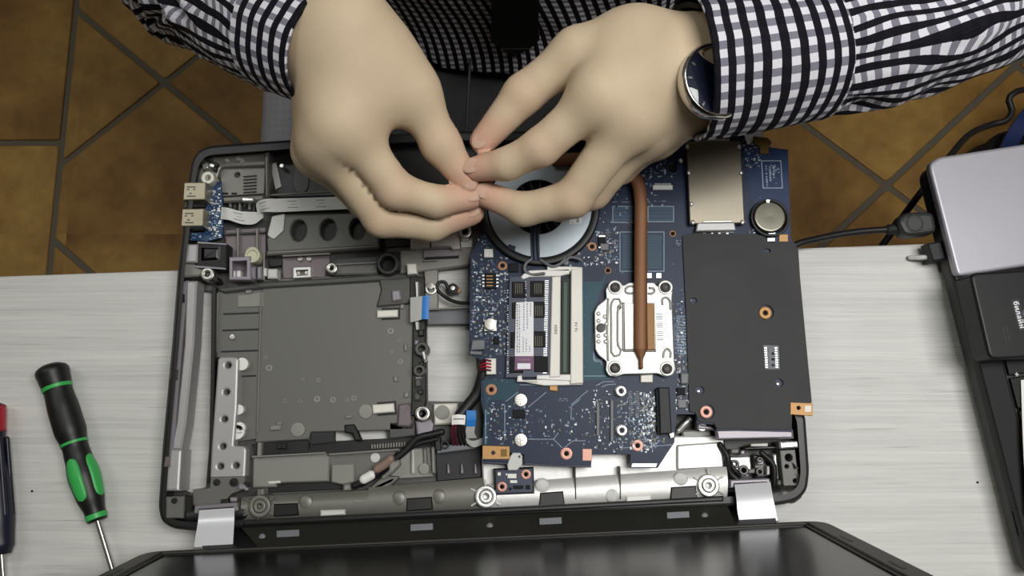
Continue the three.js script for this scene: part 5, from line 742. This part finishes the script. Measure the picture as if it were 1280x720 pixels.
{
  const a = P(63, 457, 0.0098), b = P(122, 651, 0.0098), L = a.distanceTo(b);
  const prof = [[0, 0.0058], [0.008, 0.0082], [0.04, 0.0094], [0.09, 0.0088], [0.16, 0.0078], [0.3, 0.0086], [0.42, 0.0087], [0.53, 0.0070], [0.6, 0.0074], [0.72, 0.0084], [0.84, 0.0076], [0.95, 0.0056], [1, 0.0053]];
  const q = new THREE.Quaternion().setFromUnitVectors(V(0, 1, 0), b.clone().sub(a).normalize()), up = V(0, 1, 0).applyQuaternion(q.clone().invert()), a0 = Math.atan2(up.x, up.z);
  screwdriver('black screwdriver with green rings and green grip pads', a, b, L, 0.06, prof, { bands: [[0.135, 0.16], [0.5, 0.518], [0.955, 0.99]], grips: [0, 1, 2, 3].map((k) => a0 + 0.2 - k * Math.PI / 2) }, [mat(0x141516, 0.45), mat(0x3cb257, 0.42), 'black fluted handle', 'green ring']);
  const c = P(-12, 505, 0.0085), d = P(2, 693, 0.0085), prof2 = [[0, 0.005], [0.02, 0.0075], [0.2, 0.0066], [0.35, 0.0062], [0.55, 0.0082], [0.75, 0.0082], [0.94, 0.007], [1, 0.005]];
  screwdriver('dark screwdriver with a red end cut off by the left edge', c, d, c.distanceTo(d), 0.05, prof2, { bands: [[0.02, 0.2]], flutes: true }, [mat(0x17182a, 0.4), mat(0xb02230, 0.4), 'dark navy handle', 'red handle end']);
}
// ---------------------------------------------------------------- the seated person
const clamp01 = (t) => Math.max(0, Math.min(1, t));
function capD(x, y, z, c) { const t = clamp01(((x - c.a.x) * c.d.x + (y - c.a.y) * c.d.y + (z - c.a.z) * c.d.z) * c.il), X = x - c.a.x - c.d.x * t, Y = y - c.a.y - c.d.y * t, Z = z - c.a.z - c.d.z * t; return Math.sqrt(X * X + Y * Y + Z * Z) - (c.ra + (c.rb - c.ra) * t); }
const cap = (a, b, ra, rb = ra) => { const d = b.clone().sub(a); return { a, d, ra, rb, il: 1 / Math.max(1e-9, d.lengthSq()) }; };
const smin = (a, b, k) => { const h = Math.max(k - Math.abs(a - b), 0) / k; return Math.min(a, b) - h * h * k * 0.25; };
// surface of f = 0 on a grid (naive surface nets), left open where the grid ends
function surface(f, lo, hi, c) {
  const nx = Math.ceil((hi.x - lo.x) / c) + 1, ny = Math.ceil((hi.y - lo.y) / c) + 1, nz = Math.ceil((hi.z - lo.z) / c) + 1, F = new Float32Array(nx * ny * nz), id = (i, j, k) => (k * ny + j) * nx + i;
  for (let k = 0; k < nz; k++) for (let j = 0; j < ny; j++) for (let i = 0; i < nx; i++) F[id(i, j, k)] = f(lo.x + i * c, lo.y + j * c, lo.z + k * c);
  const vid = new Int32Array(nx * ny * nz).fill(-1), pos = [], idx = [];
  const E = []; for (let a = 0; a < 8; a++) for (const b of [1, 2, 4]) if (!(a & b)) E.push([a, a | b]);
  for (let k = 0; k < nz - 1; k++) for (let j = 0; j < ny - 1; j++) for (let i = 0; i < nx - 1; i++) {
    const v = []; let m = 0; for (let q = 0; q < 8; q++) { v[q] = F[id(i + (q & 1), j + ((q >> 1) & 1), k + (q >> 2))]; if (v[q] < 0) m++; }
    if (m === 0 || m === 8) continue;
    let X = 0, Y = 0, Z = 0, n = 0;
    for (const [a, b] of E) if ((v[a] < 0) !== (v[b] < 0)) { const t = v[a] / (v[a] - v[b]); X += (a & 1) + ((b & 1) - (a & 1)) * t; Y += ((a >> 1) & 1) + (((b >> 1) & 1) - ((a >> 1) & 1)) * t; Z += (a >> 2) + ((b >> 2) - (a >> 2)) * t; n++; }
    vid[id(i, j, k)] = pos.length / 3; pos.push(lo.x + (i + X / n) * c, lo.y + (j + Y / n) * c, lo.z + (k + Z / n) * c);
  }
  const quad = (a, b, d, e, flip) => { if (a < 0 || b < 0 || d < 0 || e < 0) return; flip ? idx.push(a, d, b, a, e, d) : idx.push(a, b, d, a, d, e); };
  for (let k = 1; k < nz - 1; k++) for (let j = 1; j < ny - 1; j++) for (let i = 1; i < nx - 1; i++) {
    const s = F[id(i, j, k)] < 0;
    if (s !== F[id(i + 1, j, k)] < 0) quad(vid[id(i, j - 1, k - 1)], vid[id(i, j, k - 1)], vid[id(i, j, k)], vid[id(i, j - 1, k)], !s);
    if (s !== F[id(i, j + 1, k)] < 0) quad(vid[id(i - 1, j, k - 1)], vid[id(i - 1, j, k)], vid[id(i, j, k)], vid[id(i, j, k - 1)], !s);
    if (s !== F[id(i, j, k + 1)] < 0) quad(vid[id(i - 1, j - 1, k)], vid[id(i, j - 1, k)], vid[id(i, j, k)], vid[id(i - 1, j, k)], !s);
  }
  const nor = new Float32Array(pos.length), e = c * 0.4;
  for (let i = 0; i < pos.length; i += 3) { const [x, y, z] = [pos[i], pos[i + 1], pos[i + 2]], n = V(f(x + e, y, z) - f(x - e, y, z), f(x, y + e, z) - f(x, y - e, z), f(x, y, z + e) - f(x, y, z - e)).normalize(); nor[i] = n.x; nor[i + 1] = n.y; nor[i + 2] = n.z; }
  const g = new THREE.BufferGeometry(); g.setAttribute('position', new THREE.Float32BufferAttribute(pos, 3)); g.setAttribute('normal', new THREE.BufferAttribute(nor, 3)); g.setIndex(idx);
  const u = new Float32Array(pos.length / 3 * 2); for (let i = 0; i < u.length / 2; i++) { u[i * 2] = pos[i * 3] + pos[i * 3 + 2] * 0.4; u[i * 2 + 1] = pos[i * 3 + 1] - pos[i * 3 + 2] * 0.8; } g.setAttribute('uv', new THREE.BufferAttribute(u, 2));
  return g;
}
const SK = new THREE.Color(0xd0bc9f), PINK = new THREE.Color(0xcb8f80), LIP = new THREE.Color(0xb98474);
function paint(g, fn) { const p = g.attributes.position, a = new Float32Array(p.count * 3), c = new THREE.Color(), v = V(0, 0, 0); for (let i = 0; i < p.count; i++) { v.fromBufferAttribute(p, i); fn(v, c.copy(SK).multiplyScalar(1 + 0.05 * fbm(v.x * 70, v.y * 70, v.z * 70))); a[i * 3] = c.r; a[i * 3 + 1] = c.g; a[i * 3 + 2] = c.b; } g.setAttribute('color', new THREE.BufferAttribute(a, 3)); return g; }
const person = thing('person', 'seated person in a black and white checked shirt working with both hands over the laptop', 'person', V(0, FLOOR, -0.3));
const pt = (a) => P(a[0], a[1], a[2]);
function hand(spec) {
  const W = pt(spec.wrist), fore = pt(spec.mid).lerp(W, 0.35), palm = [], kn = spec.fingers.map((f) => pt(f[0]));
  palm.push(cap(fore, W.clone().lerp(fore, 0.25), 0.0265, 0.0245), cap(W.clone().lerp(fore, 0.25), W, 0.0245, 0.0238));
  const side = kn[0].clone().sub(kn[3]).setLength(0.014);
  kn.forEach((k, i) => palm.push(cap(W.clone().addScaledVector(side, (1.5 - i) * 0.55), k, 0.0165, [0.0128, 0.013, 0.0122, 0.0112][i])));
  const T = spec.thumb.map(pt); palm.push(cap(W.clone().lerp(T[0], 0.3), T[0], 0.017, 0.0165), cap(T[0], T[1], 0.0165, 0.0118), cap(T[0], kn[0], 0.0145, 0.0112));
  if (spec.web) palm.push(cap(T[1].clone().lerp(T[0], 0.35), kn[0].clone().lerp(pt(spec.fingers[0][1]), 0.1), 0.009, 0.009));
  const chains = spec.fingers.map((f, i) => { const j = f.map(pt), r = [[0.0108, 0.0096, 0.0082, 0.0066], [0.0112, 0.0099, 0.0085, 0.0068], [0.0105, 0.0092, 0.008, 0.0064], [0.0092, 0.0081, 0.007, 0.0056]][i]; return [cap(j[0], j[1], r[0], r[1]), cap(j[1], j[2], r[1] * 0.97, r[2]), cap(j[2], j[3], r[2], r[3])]; });
  chains.push([cap(T[1], T[2], 0.0112, 0.0102), cap(T[2], T[3], 0.0104, 0.0072)]);
  const field = (x, y, z) => {
    let p = 1; for (const c of palm) p = smin(p, capD(x, y, z, c), 0.016);
    let d = p; for (const ch of chains) { let f = 1; for (const c of ch) f = smin(f, capD(x, y, z, c), 0.0035); d = Math.min(d, smin(p, f, 0.009)); }
    return d;
  };
  const all = [W, fore.clone().lerp(W, 0.35), ...kn, ...T, ...spec.fingers.flatMap((f) => f.map(pt))], lo = V(9, 9, 9), hi = V(-9, -9, -9); for (const q of all) { lo.min(q); hi.max(q); }
  const g = surface(field, lo.subScalar(0.034), hi.addScalar(0.034), 0.0026);
  const tips = [...spec.fingers.map((f) => pt(f[3])), T[3]], mids = [...spec.fingers.map((f) => pt(f[1])), ...kn, T[2]];
  paint(g, (v, c) => { let k = 0; for (const q of tips) k = Math.max(k, 1 - v.distanceTo(q) / 0.022); for (const q of mids) k = Math.max(k, 0.5 * (1 - v.distanceTo(q) / 0.016)); c.lerp(PINK, clamp01(k) * 0.85); });
  const nails = []; for (const [a, b] of [...spec.fingers.slice(0, 3).map((f) => [pt(f[2]), pt(f[3])]), [T[2], T[3]]]) {
    const dir = b.clone().sub(a).normalize(), up = V(0, 1, 0).addScaledVector(dir, -dir.y).normalize(), s = new THREE.SphereGeometry(1, 14, 10); s.scale(0.0042, 0.0012, 0.0056);
    s.applyMatrix4(new THREE.Matrix4().makeBasis(up.clone().cross(dir), up, dir)); const c = b.clone().addScaledVector(up, 0.0056).addScaledVector(dir, -0.0002); s.translate(c.x, c.y, c.z); nails.push(tint(s, 0xd6b49f));
  }
  return [g, ...nails];
}
// arms: the two elbows hang beside the body, wrists over the laptop
const ELB_R = V(-0.235, -0.03, -0.255), ELB_L = V(0.305, 0.06, -0.2), SHO_R = V(-0.185, 0.27, -0.37), SHO_L = V(0.185, 0.27, -0.37);
const handR = { elbow: ELB_R, mid: [290, 2, 0.075], wrist: [430, 50, 0.118], web: true,
  fingers: [[[428, 150, 0.116], [495, 238, 0.096], [545, 252, 0.087], [588, 247, 0.082]], [[408, 178, 0.106], [478, 273, 0.08], [540, 281, 0.072], [590, 266, 0.072]], [[398, 190, 0.09], [456, 252, 0.06], [506, 266, 0.054], [545, 260, 0.055]], [[402, 185, 0.074], [442, 228, 0.052], [478, 242, 0.046], [508, 240, 0.046]]],
  thumb: [[474, 86, 0.112], [518, 118, 0.108], [551, 180, 0.095], [583, 226, 0.086]] };
const handL = { elbow: ELB_L, mid: [1160, 26, 0.106], wrist: [852, 92, 0.115],
  fingers: [[[752, 118, 0.122], [676, 184, 0.108], [634, 205, 0.099], [594, 211, 0.092]], [[788, 148, 0.117], [716, 248, 0.093], [655, 262, 0.084], [606, 243, 0.082]], [[808, 160, 0.102], [742, 240, 0.072], [700, 258, 0.064], [664, 254, 0.062]], [[822, 168, 0.086], [776, 212, 0.06], [742, 228, 0.052], [712, 240, 0.05]]],
  thumb: [[790, 62, 0.112], [722, 66, 0.112], [654, 118, 0.102], [604, 176, 0.092]] };
{
  const legs = [1, -1].flatMap((s) => [cap(V(s * 0.09, -0.185, -0.33), V(s * 0.125, -0.19, 0.1), 0.078, 0.058), cap(V(s * 0.125, -0.19, 0.1), V(s * 0.125, -0.64, 0.07), 0.055, 0.04)]);
  const torso = [cap(V(0, -0.16, -0.308), V(0, 0.04, -0.328), 0.1, 0.098), cap(V(0, 0.04, -0.328), V(0, 0.2, -0.375), 0.098, 0.1)];
  const wide = (x, y, z, l, k) => { let d = 1; for (const c of l) d = smin(d, capD(x * 0.76, y, z, c), k); return d; };
  const girdle = cap(V(-0.15, 0.255, -0.375), V(0.15, 0.255, -0.375), 0.058);
  const arms = [[SHO_R, ELB_R, handR], [SHO_L, ELB_L, handL]].flatMap(([s, e, h]) => { const m = h === handR ? P(290, 2, 0.075) : P(1160, 26, 0.106); return [cap(s, e, 0.036, 0.026), cap(e, m, 0.026, 0.025), cap(m, m.clone().lerp(pt(h.wrist), 0.65), 0.025, 0.024)]; });
  const hd = V(0, 0.475, -0.345), fw = V(0, -0.34, 0.94).normalize(), hu = V(0, 0.94, 0.34).normalize(), hp = (u, f, x = 0) => hd.clone().addScaledVector(hu, u).addScaledVector(fw, f).add(V(x, 0, 0));
  const neck = cap(V(0, 0.27, -0.385), hp(-0.06, -0.02), 0.056, 0.052);
  const headD = (x, y, z) => {
    const qx = x - hd.x, qy = y - hd.y, qz = z - hd.z, u = qy * hu.y + qz * hu.z, f = qy * fw.y + qz * fw.z;
    const ell = (a, b, c, cu, cf) => { const k = Math.sqrt((qx / a) ** 2 + ((u - cu) / b) ** 2 + ((f - cf) / c) ** 2); return (k - 1) * Math.min(a, b, c); };
    let d = smin(ell(0.074, 0.088, 0.095, 0.035, -0.012), ell(0.056, 0.085, 0.07, -0.035, 0.025), 0.03);
    d = smin(d, capD(x, y, z, cap(hp(0.012, 0.088), hp(-0.028, 0.112), 0.007, 0.0105)), 0.014);
    for (const s of [-1, 1]) { d = Math.max(d, -(Math.hypot(qx - s * 0.032, (u - 0.008) * 1.3, f - 0.102) - 0.017) * 0.8 ); d = Math.min(d, Math.hypot(qx - s * 0.032, u - 0.008, f - 0.076) - 0.0125); d = smin(d, Math.max(Math.hypot((qx - s * 0.078) * 2.2, u + 0.005, f + 0.012) - 0.03, -(Math.hypot((qx - s * 0.088) * 1.6, u + 0.004, f + 0.006) - 0.017)), 0.006); }
    d = smin(d, capD(x, y, z, cap(hp(-0.062, 0.084, -0.018), hp(-0.062, 0.084, 0.018), 0.0085)), 0.006);
    return smin(d, capD(x, y, z, neck), 0.02);
  };
  const cN = 0.011, core = (x, y, z) => { let d = wide(x, y, z, torso, 0.06) + 0.012; d = smin(d, capD(x, y, z, girdle), 0.05); for (const c of legs) d = smin(d, capD(x, y, z, c) + 0.012, 0.03); for (const c of arms) d = smin(d, capD(x, y, z, c), 0.016); return smin(d, capD(x, y, z, neck), 0.03); };
  const trunk = paint(surface(core, V(-0.4, -0.72, -0.52), V(0.42, 0.36, 0.22), cN), () => {});
  const head = paint(surface(headD, V(-0.12, 0.29, -0.5), V(0.12, 0.62, -0.18), 0.004), (v, c) => { const q = v.clone().sub(hd), u = q.dot(hu), f = q.dot(fw); if (f > 0.07 && Math.abs(u + 0.062) < 0.011 && Math.abs(q.x) < 0.026) c.copy(LIP); for (const s of [-1, 1]) { if (Math.hypot(q.x - s * 0.032, u - 0.008, f - 0.076) < 0.0132 && f > 0.074 && u < 0.012 && u > -0.001) c.set(Math.hypot(q.x - s * 0.032, u - 0.006) < 0.0055 ? 0x2a1c14 : 0xb9a898); if (f > 0.06 && Math.abs(u - 0.032) < 0.005 && Math.abs(q.x - s * 0.033) < 0.02) c.set(0x3a2c22); } });
  part('body', [trunk, head, ...hand(handR), ...hand(handL)], M.skin, person);
  // hair cap
  const hair = surface((x, y, z) => { const q = V(x, y, z).sub(hd), u = q.dot(hu), f = q.dot(fw), k = Math.sqrt((q.x / 0.08) ** 2 + ((u - 0.036) / 0.095) ** 2 + ((f + 0.014) / 0.101) ** 2); return Math.max((k - 1) * 0.08 + 0.0015 * noise3(x * 160, y * 160, z * 60), f * 0.75 - u + 0.012 - (f < 0 ? 0.03 : 0)); }, V(-0.12, 0.36, -0.52), V(0.12, 0.62, -0.2), 0.0045);
  part('hair', hair, mat(0x2a211b, 0.75), person, 'short dark hair');
  // trousers and shoes
  const lap = cap(V(0, -0.19, -0.33), V(0, -0.2, 0.0), 0.07, 0.045);
  const tr = surface((x, y, z) => { let d = wide(x, y, z, [cap(V(0, -0.18, -0.34), V(0, -0.1, -0.34), 0.112, 0.105)], 0.03); for (const c of legs) d = smin(d, capD(x, y, z, c), 0.035); d = smin(d, capD(x, y, z, lap), 0.04); d += 0.003 * fbm(x * 26, y * 26, z * 26); return Math.max(d, y + 0.075, -0.7 - y); }, V(-0.28, -0.74, -0.5), V(0.28, -0.04, 0.2), 0.009);
  part('trousers', tr, mat(0x101212, 0.75, 0, { bumpMap: grainT(0.02), bumpScale: 0.0002 }), person, 'black trousers'); 
  part('trouser_seam', cord([V(-0.032, -0.095, -0.2), V(-0.036, -0.102, -0.12), V(-0.046, -0.106, -0.02), V(-0.056, -0.112, 0.04)], 0.0012, 20, 6), mat(0x1d201f, 0.7), person);
  for (const s of [-1, 1]) { const g = surface((x, y, z) => Math.max(smin(capD(x, y, z, cap(V(s * 0.125, -0.675, 0.05), V(s * 0.135, -0.7, 0.2), 0.043, 0.037)), capD(x, y, z, cap(V(s * 0.125, -0.66, 0.05), V(s * 0.125, -0.61, 0.06), 0.045, 0.04)), 0.03), FLOOR + 0.001 - y), V(s * 0.13 - 0.07, -0.75, -0.02), V(s * 0.13 + 0.07, -0.57, 0.26), 0.006); part('shoe', g, mat(0x171514, 0.4), person, 'black shoe'); }
  // shirt: trunk, sleeves, cuffs
  const fold = (x, y, z) => 0.004 * fbm(x * 22 + y * 9, y * 12, z * 22) + 0.0022 * Math.sin(x * 95 + 6 * noise3(x * 9, y * 9, z * 9)) * clamp01((-0.02 - y) * 8);
  const sh = surface((x, y, z) => { let d = wide(x, y, z, torso, 0.06) - 0.022; d = smin(d, capD(x, y, z, girdle) - 0.011, 0.05); for (const [a, e] of [[SHO_R, ELB_R], [SHO_L, ELB_L]]) d = smin(d, capD(x, y, z, cap(a, a.clone().lerp(e, 0.3), 0.058, 0.056)), 0.035); d += fold(x, y, z); return Math.max(d, -0.118 + 1.6 * x * x + 0.004 * Math.sin(x * 40) - y, -(capD(x, y, z, neck) - 0.006)); }, V(-0.33, -0.15, -0.53), V(0.33, 0.36, -0.16), 0.0075);
  { const p = sh.attributes.position, u = sh.attributes.uv; for (let i = 0; i < p.count; i++) u.setXY(i, p.getX(i) * 1.05 + 0.02 * Math.sin(p.getY(i) * 14), p.getY(i) + Math.abs(p.getX(i)) * 0.35); }
  const shirt = part('shirt', sh, M.gingham, person, 'black and white checked shirt');
  part('shirt_collar', surface((x, y, z) => { const n = capD(x, y, z, neck); return Math.max(Math.abs(n - 0.012) - 0.0025, 0.285 - 0.4 * (z + 0.38) - y, y - 0.335 + 0.5 * (z + 0.38)); }, V(-0.1, 0.22, -0.5), V(0.1, 0.4, -0.26), 0.004), M.gingham, shirt);
  const sleeve = (pts, radii, m, n, seam) => {                                  // fabric tube turned in at its open end
    const curve = new THREE.CatmullRomCurve3(pts, false, 'centripetal'), len = curve.getLength(), fr = curve.computeFrenetFrames(n, false), R = 72, pos = [], uv = [], idx = [];
    let N = fr.normals[0].clone(), rows = 0; const row = (c, t, r, s, k) => { N.addScaledVector(t, -N.dot(t)).normalize(); const B = t.clone().cross(N); for (let j = 0; j <= R; j++) { const a = j / R * Math.PI * 2, ca = Math.cos(a), sa = Math.sin(a), f = k * (0.0065 * fbm(ca * 1.7 + 3 * s, sa * 1.7, s * 17) + 0.0036 * Math.sin(s * 130 + a * 2 + 6 * noise3(ca * 2, sa * 2, s * 22)) * clamp01(noise3(ca * 1.3, sa * 1.3, s * 11 + 5) * 2 + 0.3)), q = r + f, p = c.clone().addScaledVector(N, ca * q).addScaledVector(B, sa * q); pos.push(p.x, p.y, p.z); const wob = seam ? 0.0012 : 0.007; uv.push(a * 0.034 + wob * fbm(ca * 2 + 9, sa * 2, s * 16), s + wob * fbm(ca * 2, sa * 2 + 4, s * 16 + 7)); } rows++; };
    const rad = (s) => { const x = s * (radii.length - 1), i = Math.min(Math.floor(x), radii.length - 2); return radii[i] + (radii[i + 1] - radii[i]) * (x - i); };
    const T0 = curve.getTangentAt(0), c0 = curve.getPointAt(0);
    for (const [o, q] of [[0.018, -0.003], [0.002, -0.003], [0, -0.0015]]) row(c0.clone().addScaledVector(T0, o), T0, rad(0) + q, 0, 0.15);
    for (let i = 0; i <= n; i++) row(curve.getPointAt(i / n), curve.getTangentAt(i / n), rad(i / n), i / n * len, seam ? 0.14 : Math.min(1, 0.6 + i / n * 3));
    for (let i = 0; i < rows - 1; i++) for (let j = 0; j < R; j++) { const a = i * (R + 1) + j, b = a + R + 1; idx.push(a, a + 1, b, a + 1, b + 1, b); }
    const g = new THREE.BufferGeometry(); g.setAttribute('position', new THREE.Float32BufferAttribute(pos, 3)); g.setAttribute('uv', new THREE.Float32BufferAttribute(uv, 2)); g.setIndex(idx); g.computeVertexNormals(); return g;
  };
  const upR = SHO_R.clone().lerp(ELB_R, 0.12), upL = SHO_L.clone().lerp(ELB_L, 0.12);
  const cR = [P(414, 62, 0.116), P(350, 34, 0.104)], cL = [P(864, 84, 0.123), P(942, 74, 0.122), P(1018, 62, 0.118)];
  part('sleeve', sleeve([cR[1].clone().lerp(cR[0], 0.2), P(290, 2, 0.075), ELB_R, SHO_R.clone().lerp(ELB_R, 0.5).add(V(-0.01, 0, 0)), upR], [0.031, 0.036, 0.043, 0.05, 0.055, 0.057, 0.056, 0.052], M.gingham, 150), M.gingham, shirt, 'sleeve with long folds'); 
  part('sleeve', sleeve([cL[2].clone().lerp(cL[1], 0.15), P(1160, 26, 0.106), ELB_L, SHO_L.clone().lerp(ELB_L, 0.5).add(V(0.01, 0, 0)), upL], [0.0325, 0.036, 0.04, 0.047, 0.053, 0.056, 0.056, 0.052], M.gingham, 150), M.gingham, shirt, 'sleeve with long folds');
  part('cuff', sleeve([cR[0], cR[0].clone().lerp(cR[1], 0.5), cR[1]], [0.03, 0.0315, 0.0322], M.ginghamCuff, 26, true), M.ginghamCuff, shirt, 'open shirt cuff'); part('cuff', sleeve(cL, [0.0358, 0.0352, 0.0345], M.ginghamCuff, 40, true), M.ginghamCuff, shirt, 'broad buttoned cuff over the watch');
  const btn = P(1010, 140, 0.096); part('button', new THREE.LatheGeometry([[0, 0], [0.0045, 0], [0.005, 0.0012], [0.0035, 0.0018], [0, 0.0014]].map((q) => new THREE.Vector2(...q)), 20).rotateX(1.1).translate(btn.x, btn.y, btn.z), M.offWhite, shirt);
  // tie
  const front = (y) => { let z = -0.1; while (smin(wide(0, y, z, torso, 0.06) - 0.022, capD(0, y, z, girdle) - 0.011, 0.05) > 0 && capD(0, y, z, neck) > 0.016) z -= 0.001; return z + 0.004; };
  const tie = (k) => [[0.275, 0.011], [0.24, 0.012], [0.2, 0.012], [0.12, 0.014], [0.05, 0.015], [0, 0.0155], [-0.03, 0.016], [-0.052, 0.0165], [-0.074, 0.0005]].map(([y, w]) => V(0.002 + k * w, y, front(y)));
  part('tie', strip(tie(-1), tie(1), 0.003, 60), mat(0x060607, 0.6), person, 'slim black tie'); const kn = front(0.275); part('tie_knot', new THREE.SphereGeometry(0.014, 16, 12).scale(1, 1.2, 0.55).translate(0.002, 0.275, kn), mat(0x060607, 0.6), person, 'black tie knot');
}
// ---------------------------------------------------------------- wristwatch
{
  const c = P(897, 100, 0.141), t = thing('wristwatch', 'steel wristwatch with a dark dial half under the right-hand cuff', 'watch', c);
  const W = pt(handL.wrist), ax = ELB_L.clone().sub(W).normalize(), ctr = W.clone().addScaledVector(ax, 0.02);
  const up = V(-0.06, 0.96, 0.24).addScaledVector(ax, -V(-0.06, 0.96, 0.24).dot(ax)).normalize(), q = new THREE.Quaternion().setFromUnitVectors(V(0, 1, 0), up), put = (g) => { g.applyQuaternion(q); g.translate(c.x, c.y, c.z); return g; }, lathe = (l, n = 56) => put(new THREE.LatheGeometry(l.map((p) => new THREE.Vector2(...p)), n));
  part('watch_case', lathe([[0.001, -0.009], [0.0165, -0.009], [0.0176, -0.006], [0.0182, -0.003], [0.0179, -0.0005], [0.0172, 0.0008], [0.0164, 0.0012], [0.0158, 0.0002], [0.0156, -0.0012]]), mat(0xd5d3d0, 0.16, 1), t, 'polished steel case');
  part('dial', lathe([[0, -0.0012], [0.0157, -0.0012], [0.0157, -0.002], [0, -0.002]]), mat(0x1a2032, 0.25), t, 'dark blue-black dial');
  for (const [a, l] of [[0.7, 0.009], [2.6, 0.012]]) { const g = new THREE.BoxGeometry(0.0009, 0.0003, l); g.translate(0, -0.0008, l / 2); g.rotateY(a); part('watch_hand', put(g), M.steel, t); }
  for (let i = 0; i < 12; i++) { const g = new THREE.BoxGeometry(0.0008, 0.0003, 0.002); g.translate(0, -0.001, 0.0135); g.rotateY(i * Math.PI / 6); part('hour_mark', put(g), M.steel, t); }
  part('crystal', lathe([[0, 0.0012], [0.008, 0.001], [0.0158, 0.0002], [0.0158, -0.0003], [0, 0.0004]]), mat(0xffffff, 0.02, 0, { transmission: 1, thickness: 0, ior: 1.5 }), t, 'glass crystal');
  part('crown', put(new THREE.CylinderGeometry(0.0022, 0.0022, 0.003, 16).rotateX(Math.PI / 2).translate(0.0, -0.004, 0.0205).rotateY(1.45)), M.steel, t);
  const sx = up.clone().cross(ax).normalize(), ring2 = (r, o) => { const l = []; for (let i = 0; i <= 40; i++) { const a = (0.14 + 0.72 * i / 40) * Math.PI * 2; l.push(ctr.clone().addScaledVector(up, Math.cos(a) * r + 0.001).addScaledVector(sx, Math.sin(a) * r * 1.06).addScaledVector(ax, o)); } return l; };
  part('strap', strip(ring2(0.0288, -0.0095), ring2(0.0288, 0.0095), 0.0026, 60), mat(0x17110f, 0.5), t, 'dark leather strap');
}
// ---------------------------------------------------------------- chair
{
  const t = thing('office_chair', 'grey cushioned office chair under the seated person', 'chair', V(0, FLOOR, -0.36)), m = mat(0xa0a0a6, 0.9, 0, { bumpMap: grainT(0.015), bumpScale: 0.0004 });
  const rb = (w, h, d, r, x, y, z) => new RoundedBoxGeometry(w, h, d, 5, r).translate(x, y, z);
  part('seat', rb(0.5, 0.07, 0.5, 0.03, 0, -0.3, -0.33), m, t, 'grey seat cushion'); part('backrest', rb(0.46, 0.5, 0.07, 0.03, 0, 0.03, -0.57), m, t, 'grey backrest'); part('back_bar', rb(0.06, 0.3, 0.03, 0.01, 0, -0.22, -0.61), M.black, t); part('seat_plate', rb(0.3, 0.02, 0.4, 0.008, 0, -0.343, -0.4), M.black, t);
  part('gas_column', new THREE.CylinderGeometry(0.025, 0.03, 0.3, 20).translate(0, -0.49, -0.36), M.darkSteel, t);
  for (let i = 0; i < 5; i++) { const a = i / 5 * Math.PI * 2 + 0.3, x = Math.sin(a) * 0.26, z = Math.cos(a) * 0.26 - 0.36; part('base_leg', cord([V(0, -0.64, -0.36), V(x * 0.5, -0.655, -0.36 + (z + 0.36) * 0.5), V(x, -0.67, z)], 0.018, 10, 10), M.black, t); part('caster', new THREE.CylinderGeometry(0.027, 0.027, 0.03, 20).rotateZ(Math.PI / 2).rotateY(a).translate(x, FLOOR + 0.027, z), M.rubber, t); }
}
// labels for alike parts stay with their thing; every mesh casts and takes shadows
scene.traverse((o) => { if (o.isMesh) { o.castShadow = true; o.receiveShadow = true; } });
renderer.render(scene, camera);
